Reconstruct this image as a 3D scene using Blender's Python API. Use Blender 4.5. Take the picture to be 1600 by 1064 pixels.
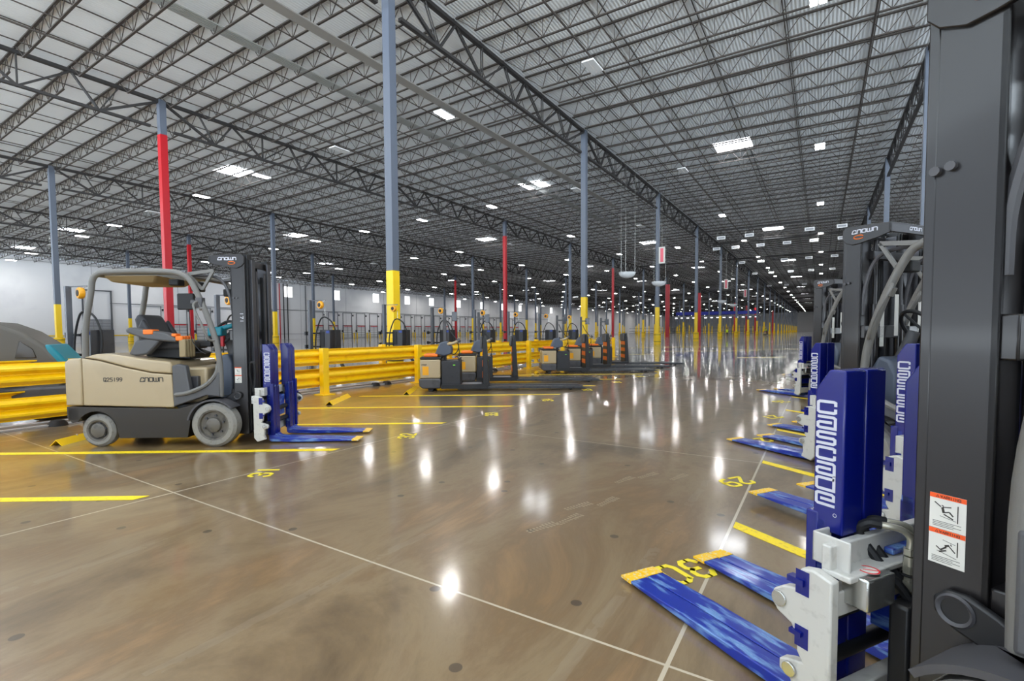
import bpy, math, random
from mathutils import Vector, Matrix
from math import sin, cos, pi, radians, hypot
random.seed(7)
for o in list(bpy.data.objects): bpy.data.objects.remove(o)
S = bpy.context.scene
COL = S.collection

# ------------------------------------------------------------------ camera, world, exposure
H = 1.363
def add_camera():
    yaw, pitch, roll = radians(32.61978), radians(2.65382), radians(-.38553)
    fw = Vector((-sin(yaw)*cos(pitch), cos(yaw)*cos(pitch), -sin(pitch)))
    r = Vector((cos(yaw), sin(yaw), 0)); u = r.cross(fw)
    r2 = r*cos(roll)+u*sin(roll); u2 = -r*sin(roll)+u*cos(roll)
    cam = bpy.data.cameras.new('camera'); o = bpy.data.objects.new('camera', cam); COL.objects.link(o)
    m = Matrix(((r2.x, u2.x, -fw.x, 0), (r2.y, u2.y, -fw.y, 0), (r2.z, u2.z, -fw.z, H), (0, 0, 0, 1)))
    o.matrix_world = m
    cam.sensor_width = 36; cam.lens = 773.569/1600*36
    cam.shift_x = (800-788.593)/1600; cam.shift_y = (554.315-532)/1600
    cam.clip_start = .02; cam.clip_end = 1500
    S.camera = o
add_camera()
W = bpy.data.worlds.new('World'); S.world = W; W.use_nodes = True
def set_world():
    # made-up openings behind and beside the camera: pale sky above, added ceiling fill below
    n = W.node_tree.nodes; l = W.node_tree.links; bg = n['Background']
    tc = n.new('ShaderNodeTexCoord'); sp = n.new('ShaderNodeSeparateXYZ'); l.new(tc.outputs['Generated'], sp.inputs[0])
    lt = n.new('ShaderNodeMath'); lt.operation = 'LESS_THAN'; lt.inputs[1].default_value = 0; l.new(sp.outputs['Z'], lt.inputs[0])
    mx = n.new('ShaderNodeMix'); mx.data_type = 'RGBA'; l.new(lt.outputs[0], mx.inputs[0])
    mx.inputs[6].default_value = (.9, 1.02, 1.2, 1); mx.inputs[7].default_value = (8.6, 9.6, 10.4, 1)
    l.new(mx.outputs[2], bg.inputs[0]); bg.inputs[1].default_value = 1.0
set_world()
def portal(name, loc, rot, sx, sy):   # marks the two sides left unwalled for added fill light, for the sky sampling; gives off no light of its own
    d = bpy.data.lights.new(name, 'AREA'); d.shape = 'RECTANGLE'; d.size = sx; d.size_y = sy; d.cycles.is_portal = True
    o = bpy.data.objects.new(name, d); COL.objects.link(o); o.location = loc; o.rotation_euler = rot
portal('fill_portal', (-32.3, -22, 7.4), (radians(-90), 0, radians(180)), 146.6, 14.8)
portal('fill_portal', (40.8, 9, 7.3), (radians(90), 0, radians(90)), 62, 14.4)
S.view_settings.view_transform = 'Standard'; S.view_settings.look = 'None'
S.view_settings.gamma = 1; S.view_settings.use_curve_mapping = False
S.view_settings.exposure = 0.2
LED = 115.0; SKY = 16.0
S.cycles.max_bounces = 7; S.cycles.diffuse_bounces = 5; S.cycles.glossy_bounces = 4
S.cycles.sample_clamp_indirect = 6; S.cycles.use_denoising = True
S.cycles.caustics_reflective = False; S.cycles.blur_glossy = 1.0; S.cycles.caustics_refractive = False

# ------------------------------------------------------------------ materials
def lin(c):
    return tuple(((x/255)/12.92 if x/255 <= .04045 else ((x/255+.055)/1.055)**2.4) for x in c)
def mat(name, c, rough=.5, metal=0, coat=0, emit=0, wear=0, wscale=8, bump=0, bscale=60, wcol=None, spec=.5, stretch=None):
    m = bpy.data.materials.new(name); m.use_nodes = True
    n = m.node_tree.nodes; l = m.node_tree.links; b = n['Principled BSDF']
    b.inputs['Base Color'].default_value = (*lin(c), 1)
    b.inputs['Roughness'].default_value = rough; b.inputs['Metallic'].default_value = metal
    b.inputs['Coat Weight'].default_value = coat; b.inputs['Coat Roughness'].default_value = .08
    b.inputs['Specular IOR Level'].default_value = spec
    if emit:
        b.inputs['Emission Color'].default_value = (*lin(c), 1); b.inputs['Emission Strength'].default_value = emit
    if wear or bump:
        tc = n.new('ShaderNodeTexCoord'); nz = n.new('ShaderNodeTexNoise')
        nz.inputs['Scale'].default_value = wscale; nz.inputs['Detail'].default_value = 6
        if stretch:
            mp = n.new('ShaderNodeMapping'); mp.inputs['Scale'].default_value = stretch; l.new(tc.outputs['Object'], mp.inputs[0]); l.new(mp.outputs[0], nz.inputs['Vector'])
        else: l.new(tc.outputs['Object'], nz.inputs['Vector'])
        if wear:
            rp = n.new('ShaderNodeValToRGB'); e = rp.color_ramp.elements
            w = wcol or tuple(max(0, x*.72) for x in c)
            e[0].position = .3+wear*.3; e[0].color = (*lin(w), 1); e[1].position = .42+wear*.4; e[1].color = (*lin(c), 1)
            l.new(nz.outputs['Fac'], rp.inputs['Fac']); l.new(rp.outputs['Color'], b.inputs['Base Color'])
            mr = n.new('ShaderNodeMapRange'); mr.inputs['To Min'].default_value = max(.03, rough-.08); mr.inputs['To Max'].default_value = min(1, rough+.12)
            l.new(nz.outputs['Fac'], mr.inputs['Value']); l.new(mr.outputs[0], b.inputs['Roughness'])
        if bump:
            n2 = n.new('ShaderNodeTexNoise'); n2.inputs['Scale'].default_value = bscale; l.new(tc.outputs['Object'], n2.inputs['Vector'])
            bp = n.new('ShaderNodeBump'); bp.inputs['Strength'].default_value = bump; bp.inputs['Distance'].default_value = .004
            l.new(n2.outputs['Fac'], bp.inputs['Height']); l.new(bp.outputs[0], b.inputs['Normal'])
    return m
M = dict(
    joist=mat('joist steel', (64, 58, 54), .55, .1),
    girder=mat('girder steel', (50, 48, 48), .55, .1),
    col=mat('column paint', (92, 100, 114), .4),
    red=mat('red paint', (184, 14, 30), .38),
    yel=mat('yellow paint', (250, 208, 8), .38),
    rail=mat('guardrail yellow', (252, 203, 8), .32, coat=.25, wear=.04, wscale=3, wcol=(236, 184, 8)),
    linep=mat('floor line paint', (250, 220, 25), .42, wear=.1, wscale=30, wcol=(220, 185, 60)),
    numb=mat('stencil paint', (245, 222, 50), .5),
    strap=mat('black strap', (30, 30, 32), .5),
    beige=mat('beige paint', (174, 155, 122), .34, coat=.3, wear=.1, wscale=2, wcol=(167, 149, 117)),
    skirt=mat('dark brown skirt', (40, 33, 22), .3, coat=.15),
    dgrey=mat('dark grey steel', (74, 73, 76), .42, wear=.08, wscale=3),
    mast=mat('mast paint', (32, 29, 29), .28, coat=.15),
    mblack=mat('black rail steel', (24, 24, 26), .42),
    grease=mat('bare rail steel', (88, 88, 92), .35, .6),
    guard=mat('guard tube grey', (112, 110, 106), .45, bump=.12, bscale=300),
    plast=mat('grey plastic', (84, 84, 86), .55, bump=.15, bscale=200),
    blueg=mat('blue grey cowl', (78, 86, 100), .45),
    tan=mat('tan lining', (150, 132, 98), .6),
    blk=mat('black rubber', (22, 22, 24), .6),
    seat=mat('seat vinyl', (56, 56, 60), .6, bump=.2, bscale=150),
    tyre=mat('grey tyre', (140, 137, 131), .75, wear=.06, wscale=25, wcol=(122, 118, 112)),
    hub=mat('hub grey', (100, 95, 88), .5, wear=.15, wscale=10),
    orange=mat('orange plastic', (250, 120, 25), .45),
    teal=mat('teal plastic', (0, 122, 140), .4),
    blue=mat('fork blue', (3, 18, 112), .25, coat=.12),
    blade=mat('worn fork blade', (3, 42, 152), .28, coat=.3, wear=.2, wscale=30, wcol=(110, 150, 205), stretch=(.2, 1, 1)),
    tipy=mat('yellow tip', (248, 196, 20), .45, wear=.15, wscale=60, wcol=(225, 215, 190)),
    white=mat('white carriage', (198, 196, 190), .4, wear=.05, wscale=25, wcol=(180, 178, 172)),
    steel=mat('bright steel', (190, 190, 185), .22, .9),
    zinc=mat('zinc fitting', (200, 196, 178), .25, .7),
    letter=mat('light lettering', (205, 205, 215), .5),
    bletter=mat('dark lettering', (50, 46, 40), .5),
    redl=mat('sign red', (225, 40, 50), .5),
    decal=mat('decal paper', (222, 220, 212), .6),
    dorange=mat('decal orange', (246, 92, 34), .6),
    wall=mat('wall white', (240, 240, 242), .7, wear=.1, wscale=.15, wcol=(228, 228, 232)),
    walls=mat('joint grey', (165, 165, 170), .7),
    wtrim=mat('door steel', (150, 152, 158), .5),
    door=mat('dock door', (232, 233, 236), .5),
    dframe=mat('door track', (88, 90, 95), .5),
    dblack=mat('dock rubber', (45, 46, 50), .6),
    box=mat('light box shell', (236, 236, 236), .5),
    glassw=mat('white acrylic', (225, 228, 230), .25),
    chg=mat('charger case', (38, 38, 42), .4, wear=.05),
    dimg=mat('post grey', (80, 83, 90), .4),
    gold=mat('reel yellow', (235, 165, 30), .4),
    mesh=mat('mezzanine blue', (40, 55, 175), .5),
    vest=mat('safety vest', (220, 240, 30), .6),
    cloth=mat('dark clothing', (40, 42, 52), .8),
    skin=mat('skin', (190, 140, 112), .6),
    curb=mat('floor conduit', (190, 192, 196), .4, .4),
    strip1=mat('duct band', (140, 138, 134), .5), strip2=mat('conduit band', (172, 174, 172), .4, .3),
    screen=mat('screen', (70, 72, 78), .15, coat=.5), navy=mat('blue label', (25, 60, 150), .5),
    brass=mat('hex brass', (185, 175, 130), .25, .7), beaconr=mat('beacon', (255, 110, 20), .3),
)
def emis(name, c, s):
    m = bpy.data.materials.new(name); m.use_nodes = True; n = m.node_tree.nodes; n.remove(n['Principled BSDF'])
    e = n.new('ShaderNodeEmission'); e.inputs[0].default_value = (*c, 1); e.inputs[1].default_value = s
    m.node_tree.links.new(e.outputs[0], n['Material Output'].inputs[0]); m.cycles.emission_sampling = 'FRONT'; return m
M['led'] = emis('led panel', (1, .98, .94), LED)
M['sky'] = emis('skylight dome', (.9, .94, 1), SKY)
M['win'] = emis('daylight window', (.95, .97, 1), 3.0)
M['green'] = emis('green status lamp', (.3, 1, .1), .8)

def floor_material():
    m = bpy.data.materials.new('polished concrete'); m.use_nodes = True
    n = m.node_tree.nodes; l = m.node_tree.links; b = n['Principled BSDF']
    tc = n.new('ShaderNodeTexCoord'); sp = n.new('ShaderNodeSeparateXYZ'); l.new(tc.outputs['Object'], sp.inputs[0])
    def noise(scale, det=6, rough=.6, dist=0, vec=None):
        z = n.new('ShaderNodeTexNoise'); z.inputs['Scale'].default_value = scale; z.inputs['Detail'].default_value = det
        z.inputs['Roughness'].default_value = rough; z.inputs['Distortion'].default_value = dist
        l.new(vec or tc.outputs['Object'], z.inputs['Vector']); return z.outputs['Fac']
    def math_(op, a, bb=None, c=None):
        z = n.new('ShaderNodeMath'); z.operation = op
        for i, v in enumerate((a, bb, c)):
            if v is None: continue
            if isinstance(v, (int, float)): z.inputs[i].default_value = v
            else: l.new(v, z.inputs[i])
        return z.outputs[0]
    def ramp(f, stops):
        r = n.new('ShaderNodeValToRGB'); e = r.color_ramp.elements
        while len(e) < len(stops): e.new(.5)
        for i, (p, c) in enumerate(stops): e[i].position = p; e[i].color = (*lin(c), 1)
        l.new(f, r.inputs[0]); return r.outputs[0]
    def mix(f, a, c):
        z = n.new('ShaderNodeMix'); z.data_type = 'RGBA'
        l.new(f, z.inputs[0]) if not isinstance(f, (int, float)) else None
        if isinstance(f, (int, float)): z.inputs[0].default_value = f
        for i, v in ((6, a), (7, c)):
            if isinstance(v, tuple): z.inputs[i].default_value = (*lin(v), 1)
            else: l.new(v, z.inputs[i])
        return z.outputs[2]
    mp = n.new('ShaderNodeMapping'); mp.inputs['Rotation'].default_value = (0, 0, radians(25)); mp.inputs['Scale'].default_value = (1, .45, 1)
    l.new(tc.outputs['Object'], mp.inputs[0])
    n1 = noise(.9, 10, .68, .6, mp.outputs[0]); n2 = noise(.28, 4, .5); n3 = noise(5.5, 8, .7)
    base = ramp(n1, [(.34, (88, 70, 46)), (.44, (122, 100, 70)), (.51, (142, 120, 88)), (.58, (124, 98, 66)), (.66, (156, 122, 82))])
    base = mix(math_('MULTIPLY', n3, .25), base, (108, 96, 80))
    base = mix(ramp(n2, [(.45, (0, 0, 0)), (.7, (120, 120, 120))]), base, (150, 120, 88))
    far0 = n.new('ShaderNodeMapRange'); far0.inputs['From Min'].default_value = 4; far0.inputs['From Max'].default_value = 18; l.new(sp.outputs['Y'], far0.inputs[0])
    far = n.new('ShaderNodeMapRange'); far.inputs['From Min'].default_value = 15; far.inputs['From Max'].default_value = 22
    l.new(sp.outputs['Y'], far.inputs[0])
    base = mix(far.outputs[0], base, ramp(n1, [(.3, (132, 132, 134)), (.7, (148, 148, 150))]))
    # anchor plugs and flecks
    vo = n.new('ShaderNodeTexVoronoi'); vo.voronoi_dimensions = '2D'; vo.inputs['Scale'].default_value = 1.6; l.new(tc.outputs['Object'], vo.inputs['Vector'])
    s2 = n.new('ShaderNodeSeparateXYZ'); l.new(vo.outputs['Color'], s2.inputs[0])
    spot = math_('MULTIPLY', math_('LESS_THAN', vo.outputs['Distance'], .045), math_('LESS_THAN', s2.outputs[0], .45))
    base = mix(math_('MULTIPLY', spot, .75), base, (70, 58, 46))
    # saw-cut joints with pale filler
    def joint(coord, off, step, w):
        t = math_('ABSOLUTE', math_('SUBTRACT', math_('FLOORED_MODULO', math_('ADD', coord, off+step/2), step), step/2))
        return math_('LESS_THAN', t, w)
    jx = joint(sp.outputs['X'], .505, 4.17, .009); jy = joint(sp.outputs['Y'], -2.0, 3.65, .007)
    jj = math_('MAXIMUM', jx, jy)
    base = mix(math_('MULTIPLY', jj, .85), base, (205, 192, 168))
    # pale worn stripes left by equipment
    st = math_('MULTIPLY', math_('LESS_THAN', math_('ABSOLUTE', math_('SUBTRACT', math_('FLOORED_MODULO', math_('ADD', sp.outputs['X'], .2), 1.39), math_('ADD', .7, math_('MULTIPLY', noise(2.5, 3), .08)))), .03), math_('GREATER_THAN', noise(1.3, 5, .7), .5))
    base = mix(math_('MULTIPLY', st, .18), base, (160, 148, 128))
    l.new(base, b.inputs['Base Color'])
    r = n.new('ShaderNodeMapRange'); r.inputs['From Min'].default_value = .3; r.inputs['From Max'].default_value = .7
    r.inputs['To Min'].default_value = .07; r.inputs['To Max'].default_value = .15
    l.new(noise(1.1, 8, .7, .8, mp.outputs[0]), r.inputs[0]); l.new(math_('SUBTRACT', r.outputs[0], math_('MULTIPLY', far0.outputs[0], .035)), b.inputs['Coat Roughness']); b.inputs['Roughness'].default_value = .3
    b.inputs['Specular IOR Level'].default_value = .4
    b.inputs['Coat Weight'].default_value = .95; b.inputs['Coat IOR'].default_value = 1.5
    bp = n.new('ShaderNodeBump'); bp.inputs['Strength'].default_value = .3; bp.inputs['Distance'].default_value = .0008
    l.new(math_('MULTIPLY', math_('ADD', math_('MULTIPLY', noise(3, 2), 1.0), math_('MULTIPLY', noise(30, 2), .12)), math_('SUBTRACT', 1.0, math_('MULTIPLY', far0.outputs[0], .93))), bp.inputs['Height'])
    b2 = bp.outputs[0]; l.new(b2, b.inputs['Coat Normal'])
    return m
def deck_material():
    m = bpy.data.materials.new('ribbed roof deck'); m.use_nodes = True
    n = m.node_tree.nodes; l = m.node_tree.links; b = n['Principled BSDF']
    tc = n.new('ShaderNodeTexCoord'); sp = n.new('ShaderNodeSeparateXYZ'); l.new(tc.outputs['Object'], sp.inputs[0])
    k = n.new('ShaderNodeMath'); k.operation = 'MULTIPLY'; k.inputs[1].default_value = 2*pi/.152; l.new(sp.outputs['X'], k.inputs[0])
    s = n.new('ShaderNodeMath'); s.operation = 'SINE'; l.new(k.outputs[0], s.inputs[0])
    nz = n.new('ShaderNodeTexNoise'); nz.inputs['Scale'].default_value = .25; nz.inputs['Detail'].default_value = 5; l.new(tc.outputs['Object'], nz.inputs['Vector'])
    rp = n.new('ShaderNodeValToRGB'); e = rp.color_ramp.elements
    e[0].position = .35; e[0].color = (*lin((238, 243, 247)), 1); e[1].position = .65; e[1].color = (*lin((242, 247, 250)), 1)
    l.new(nz.outputs['Fac'], rp.inputs[0]); l.new(rp.outputs[0], b.inputs['Base Color'])
    b.inputs['Roughness'].default_value = .55
    bp = n.new('ShaderNodeBump'); bp.inputs['Strength'].default_value = .6; bp.inputs['Distance'].default_value = .012
    l.new(s.outputs[0], bp.inputs['Height']); l.new(bp.outputs[0], b.inputs['Normal'])
    return m
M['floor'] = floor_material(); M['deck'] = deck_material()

# ------------------------------------------------------------------ mesh helpers
class MB:
    def __init__(s): s.v = []; s.f = []
    def add(s, vs, fs):
        k = len(s.v); s.v += [tuple(v) for v in vs]; s.f += [tuple(i+k for i in f) for f in fs]; return s
    def box(s, x0, x1, y0, y1, z0, z1):
        return s.add([(x0, y0, z0), (x1, y0, z0), (x1, y1, z0), (x0, y1, z0), (x0, y0, z1), (x1, y0, z1), (x1, y1, z1), (x0, y1, z1)],
                     [(0, 3, 2, 1), (4, 5, 6, 7), (0, 1, 5, 4), (1, 2, 6, 5), (2, 3, 7, 6), (3, 0, 4, 7)])
    def beam(s, a, b, w, h, up=(0, 0, 1), cap=True):
        a = Vector(a); b = Vector(b); d = (b-a).normalized(); u = Vector(up)
        sd = d.cross(u)
        if sd.length < 1e-4: sd = d.cross(Vector((1, 0, 0)))
        sd.normalize(); u = sd.cross(d)
        q = []
        for p in (a, b):
            for i, j in ((-1, -1), (1, -1), (1, 1), (-1, 1)): q.append(p+sd*(i*w/2)+u*(j*h/2))
        fs = [(0, 1, 5, 4), (1, 2, 6, 5), (2, 3, 7, 6), (3, 0, 4, 7)]
        if cap: fs += [(3, 2, 1, 0), (4, 5, 6, 7)]
        return s.add(q, fs)
    def tube(s, pts, r, n=8, closed=False, cap=True):
        P = [Vector(p) for p in pts]; m = len(P); T = []
        for i in range(m):
            a = P[(i-1) % m] if closed or i > 0 else P[i]; b = P[(i+1) % m] if closed or i < m-1 else P[i]
            T.append((b-a).normalized())
        ref = Vector((0, 0, 1)) if abs(T[0].z) < .9 else Vector((1, 0, 0))
        nn = (ref-T[0]*ref.dot(T[0])).normalized(); vs = []
        for i in range(m):
            nn = (nn-T[i]*nn.dot(T[i])).normalized(); bb = T[i].cross(nn)
            rr = r[i] if isinstance(r, (list, tuple)) else r
            for k in range(n):
                a = 2*pi*k/n; vs.append(P[i]+nn*(cos(a)*rr)+bb*(sin(a)*rr))
        fs = []
        for i in range(m if closed else m-1):
            j = (i+1) % m
            for k in range(n): fs.append((i*n+k, i*n+(k+1) % n, j*n+(k+1) % n, j*n+k))
        if cap and not closed: fs += [tuple(range(n-1, -1, -1)), tuple((m-1)*n+k for k in range(n))]
        return s.add(vs, fs)
    def cyl(s, a, b, r, n=16): return s.tube([a, b], r, n)
    def lathe(s, prof, c=(0, 0, 0), axis='z', n=24, sg=1):
        vs = []; fs = []
        for rr, h in prof:
            for k in range(n):
                a = 2*pi*k/n; x, y = rr*cos(a), rr*sin(a)
                p = {'z': (x, y, h*sg), 'y': (x, h*sg, y), 'x': (h*sg, x, y)}[axis]
                vs.append((c[0]+p[0], c[1]+p[1], c[2]+p[2]))
        for i in range(len(prof)-1):
            for k in range(n): fs.append((i*n+k, i*n+(k+1) % n, (i+1)*n+(k+1) % n, (i+1)*n+k))
        return s.add(vs, fs)
    def prism(s, poly, a, b, pl='xz'):
        m = len(poly)
        def P(p, t): return {'xz': (p[0], t, p[1]), 'yz': (t, p[0], p[1]), 'xy': (p[0], p[1], t)}[pl]
        vs = [P(p, a) for p in poly]+[P(p, b) for p in poly]
        fs = [tuple(range(m)), tuple(range(2*m-1, m-1, -1))]+[(i, i+m, (i+1) % m+m, (i+1) % m) for i in range(m)]
        return s.add(vs, fs)
    def xf(s, f): s.v = [tuple(f(Vector(v))) for v in s.v]; return s
def build(name, mb, m, parent=None, bevel=0, smooth=True, ang=38, seg=2, fix=True):
    me = bpy.data.meshes.new(name); me.from_pydata(mb.v, [], mb.f); me.validate(); me.update()
    if fix and mb.v and len(mb.f) < 60000:
        import bmesh
        bm = bmesh.new(); bm.from_mesh(me); bmesh.ops.recalc_face_normals(bm, faces=bm.faces); bm.to_mesh(me); bm.free()
    me.materials.append(M[m] if isinstance(m, str) else m)
    if smooth:
        me.shade_smooth(); me.set_sharp_from_angle(angle=radians(ang))
    o = bpy.data.objects.new(name, me); COL.objects.link(o)
    if parent: o.parent = parent
    if bevel:
        md = o.modifiers.new('bevel', 'BEVEL'); md.width = bevel; md.segments = seg; md.limit_method = 'ANGLE'; md.angle_limit = radians(40)
    return o
def tag(o, label, cat, group=None, kind=None):
    if label: o['label'] = label
    if cat: o['category'] = cat
    if group: o['group'] = group
    if kind: o['kind'] = kind
    return o
def thing(name, label, cat, loc=(0, 0, 0), rz=0, group=None):
    o = bpy.data.objects.new(name, None); COL.objects.link(o); o.empty_display_size = .1
    o.location = loc; o.rotation_euler = (0, 0, rz); return tag(o, label, cat, group)
def dup(root, loc=None, rz=None, label=None, group=None, parent=None):
    r = root.copy(); COL.objects.link(r)
    if parent: r.parent = parent
    if loc is not None: r.location = loc
    if rz is not None: r.rotation_euler = (0, 0, rz)
    if label: r['label'] = label
    if group: r['group'] = group
    for ch in KIDS.get(root.name, []) or list(root.children):
        dup(ch, parent=r)
    return r
KIDS = {}
def arc(cx, cy, r, a0, a1, n=8):
    return [(cx+r*cos(radians(a0+(a1-a0)*i/n)), cy+r*sin(radians(a0+(a1-a0)*i/n))) for i in range(n+1)]
def bez(p, n=24):
    P = [Vector(q) for q in p]; out = []
    for i in range(len(P)-1):
        a = P[max(i-1, 0)]; b = P[i]; c = P[i+1]; d = P[min(i+2, len(P)-1)]
        k = max(2, n//(len(P)-1))
        for j in range(k):
            t = j/k; out.append(.5*((2*b)+(c-a)*t+(2*a-5*b+4*c-d)*t*t+(3*b-a-3*c+d)*t**3))
    out.append(P[-1]); return out
# lettering: every glyph is a set of strokes on a unit cell
G = {
 'c': [[(1, .72), (1, .93), (.9, 1), (.1, 1), (0, .9), (0, .1), (.1, 0), (.9, 0), (1, .07), (1, .28)]],
 'a': [[(.05, 1), (.9, 1), (1, .9), (1, 0), (.1, 0), (0, .1), (0, .42), (.1, .52), (.75, .52)]],
 's': [[(1, 1), (.1, 1), (0, .9), (0, .6), (.1, .5), (.9, .5), (1, .4), (1, .1), (.9, 0), (0, 0)]],
 'd': [[(1, 1.25), (1, 0), (.1, 0), (0, .1), (0, .9), (.1, 1), (.95, 1)]],
 'e': [[(.3, .5), (1, .5), (1, .9), (.9, 1), (.1, 1), (0, .9), (0, .1), (.1, 0), (1, 0)]],
 'q': [[(1, .72), (1, 1), (.4, 1), (.22, .85), (0, .25), (0, 0), (1, 0), (1, .2)]],
 'r': [[(0, 0), (.12, 1), (.85, 1), (1, .85), (1, .0)]],
 'o': [[(.1, 1), (.9, 1), (1, .9), (1, .1), (.9, 0), (.1, 0), (0, .1), (0, .9), (.1, 1)]],
 'w': [[(0, 1), (0, .1), (.1, 0), (.9, 0), (1, .1), (1, 1)], [(.5, 0), (.5, .9)]],
 'n': [[(0, 0), (0, .9), (.1, 1), (.8, 1), (1, .8), (1, 0)]],
 'W': [[(0, 1), (.25, 0), (.5, .8), (.75, 0), (1, 1)]], 'A': [[(0, 0), (.5, 1), (1, 0)], [(.2, .35), (.8, .35)]],
 'R': [[(0, 0), (0, 1), (.8, 1), (1, .85), (1, .6), (.8, .48), (0, .48)], [(.5, .48), (1, 0)]],
 'N': [[(0, 0), (0, 1), (1, 0), (1, 1)]], 'I': [[(.5, 0), (.5, 1)]],
 'G': [[(1, .8), (.8, 1), (.2, 1), (0, .8), (0, .2), (.2, 0), (1, 0), (1, .5), (.6, .5)]],
 'Q': [[(.1, 1), (.9, 1), (1, .9), (1, .1), (.9, 0), (.1, 0), (0, .1), (0, .9), (.1, 1)], [(.6, .3), (1, -.1)]],
 '!': [[(.5, 1), (.5, .4)], [(.5, .12), (.5, 0)]],
 'D': [[(0, 0), (0, 1), (.7, 1), (1, .75), (1, .25), (.7, 0), (0, 0)]], 'O': [[(.2, 1), (.8, 1), (1, .8), (1, .2), (.8, 0), (.2, 0), (0, .2), (0, .8), (.2, 1)]],
 'C': [[(1, .8), (.8, 1), (.2, 1), (0, .8), (0, .2), (.2, 0), (.8, 0), (1, .2)]], 'K': [[(0, 0), (0, 1)], [(1, 1), (0, .45), (1, 0)]],
 '0': [[(.1, .9), (.3, 1), (.45, 1)], [(.55, 1), (.8, 1), (1, .8), (1, .55)], [(1, .45), (1, .2), (.8, 0), (.55, 0)], [(.45, 0), (.2, 0), (0, .2), (0, .85)]],
 '1': [[(.5, 0), (.5, 1)]],
 '2': [[(0, .75), (.05, .9), (.25, 1), (.42, 1)], [(.55, 1), (.8, 1), (1, .85), (1, .68), (0, .05), (.0, .0)], [(.12, 0), (1, 0)]],
 '3': [[(0, .82), (.2, 1), (.4, 1)], [(.5, 1), (.8, 1), (1, .85), (1, .65), (.8, .52), (.4, .52)], [(.8, .52), (1, .38), (1, .15), (.8, 0), (.5, 0)], [(.4, 0), (.2, 0), (0, .18)]],
 '4': [[(.8, 0), (.8, 1), (0, .3), (1, .3)]],
 '5': [[(1, 1), (.1, 1), (.05, .55), (.7, .58), (1, .42), (1, .15), (.75, 0), (0, 0)]],
 '6': [[(.9, 1), (.3, .9), (0, .5), (0, .15), (.2, 0), (.8, 0), (1, .15), (1, .4), (.8, .55), (.1, .5)]],
 '7': [[(0, 1), (1, 1), (.4, 0)]],
 '8': [[(.5, .53), (.15, .6), (.05, .8), (.25, 1), (.75, 1), (.95, .8), (.85, .6), (.5, .53), (.1, .4), (0, .18), (.25, 0), (.75, 0), (1, .18), (.9, .4), (.5, .53)]],
 '9': [[(.95, .5), (.2, .45), (0, .6), (0, .85), (.2, 1), (.8, 1), (1, .85), (1, .5), (.7, .1), (.15, 0)]],
}
def text(mb, s, org, u, v, h, w, gap, st, t=.0015, lift=0):
    """strokes of s from org; u reading direction, v up, h cell height, w cell width, st stroke width"""
    org = Vector(org); u = Vector(u).normalized(); v = Vector(v).normalized(); nrm = u.cross(v)
    for ch in s:
        cw = w*(1.25 if ch == 'w' else 1)
        for pl in G.get(ch, []):
            P = [Vector((p[0]*cw, p[1]*h)) for p in pl]; m = len(P); cl = (P[0]-P[-1]).length < 1e-7
            if cl: P = P[:-1]; m -= 1
            Lf = []; Rt = []
            for i in range(m):
                d0 = (P[i]-P[i-1]) if (i > 0 or cl) else (P[1]-P[0]); d1 = (P[(i+1) % m]-P[i]) if (i < m-1 or cl) else (P[-1]-P[-2])
                d0 = d0.normalized(); d1 = d1.normalized(); n0 = Vector((-d0.y, d0.x)); n1 = Vector((-d1.y, d1.x))
                k = n0+n1; k = n0.copy() if k.length < .35 else k.normalized(); kk = min(1.6, 1/max(.4, k.dot(n1)))
                c = P[i].copy()
                if not cl and i == 0: c -= d1*st*.4
                if not cl and i == m-1: c += d0*st*.4
                Lf.append(c+k*(st/2*kk)); Rt.append(c-k*(st/2*kk))
            vs = []
            for z in (lift, lift+t):
                for q in Lf+Rt: vs.append(org+u*q.x+v*q.y+nrm*z)
            M2 = 2*m; fs = []
            for i in range(m if cl else m-1):
                j = (i+1) % m
                fs += [(M2+i, M2+m+i, M2+m+j, M2+j), (i, j, m+j, m+i), (i, M2+i, M2+j, j), (m+i, m+j, M2+m+j, M2+m+i)]
            if not cl: fs += [(0, m, M2+m, M2), (m-1, M2+m-1, M2+m+m-1, m+m-1)]
            mb.add(vs, fs)
        org = org+u*(cw+gap)
    return mb
ORD = ['nearest', 'second-nearest', 'third-nearest', 'fourth-nearest', 'fifth-nearest', 'sixth-nearest', 'seventh-nearest', 'eighth-nearest']
ORD += [w+'-nearest' for w in ('ninth', 'tenth', 'eleventh', 'twelfth', 'thirteenth', 'fourteenth', 'fifteenth', 'sixteenth', 'seventeenth', 'eighteenth', 'nineteenth', 'twentieth', 'twenty-first', 'twenty-second', 'twenty-third', 'twenty-fourth')]

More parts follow.
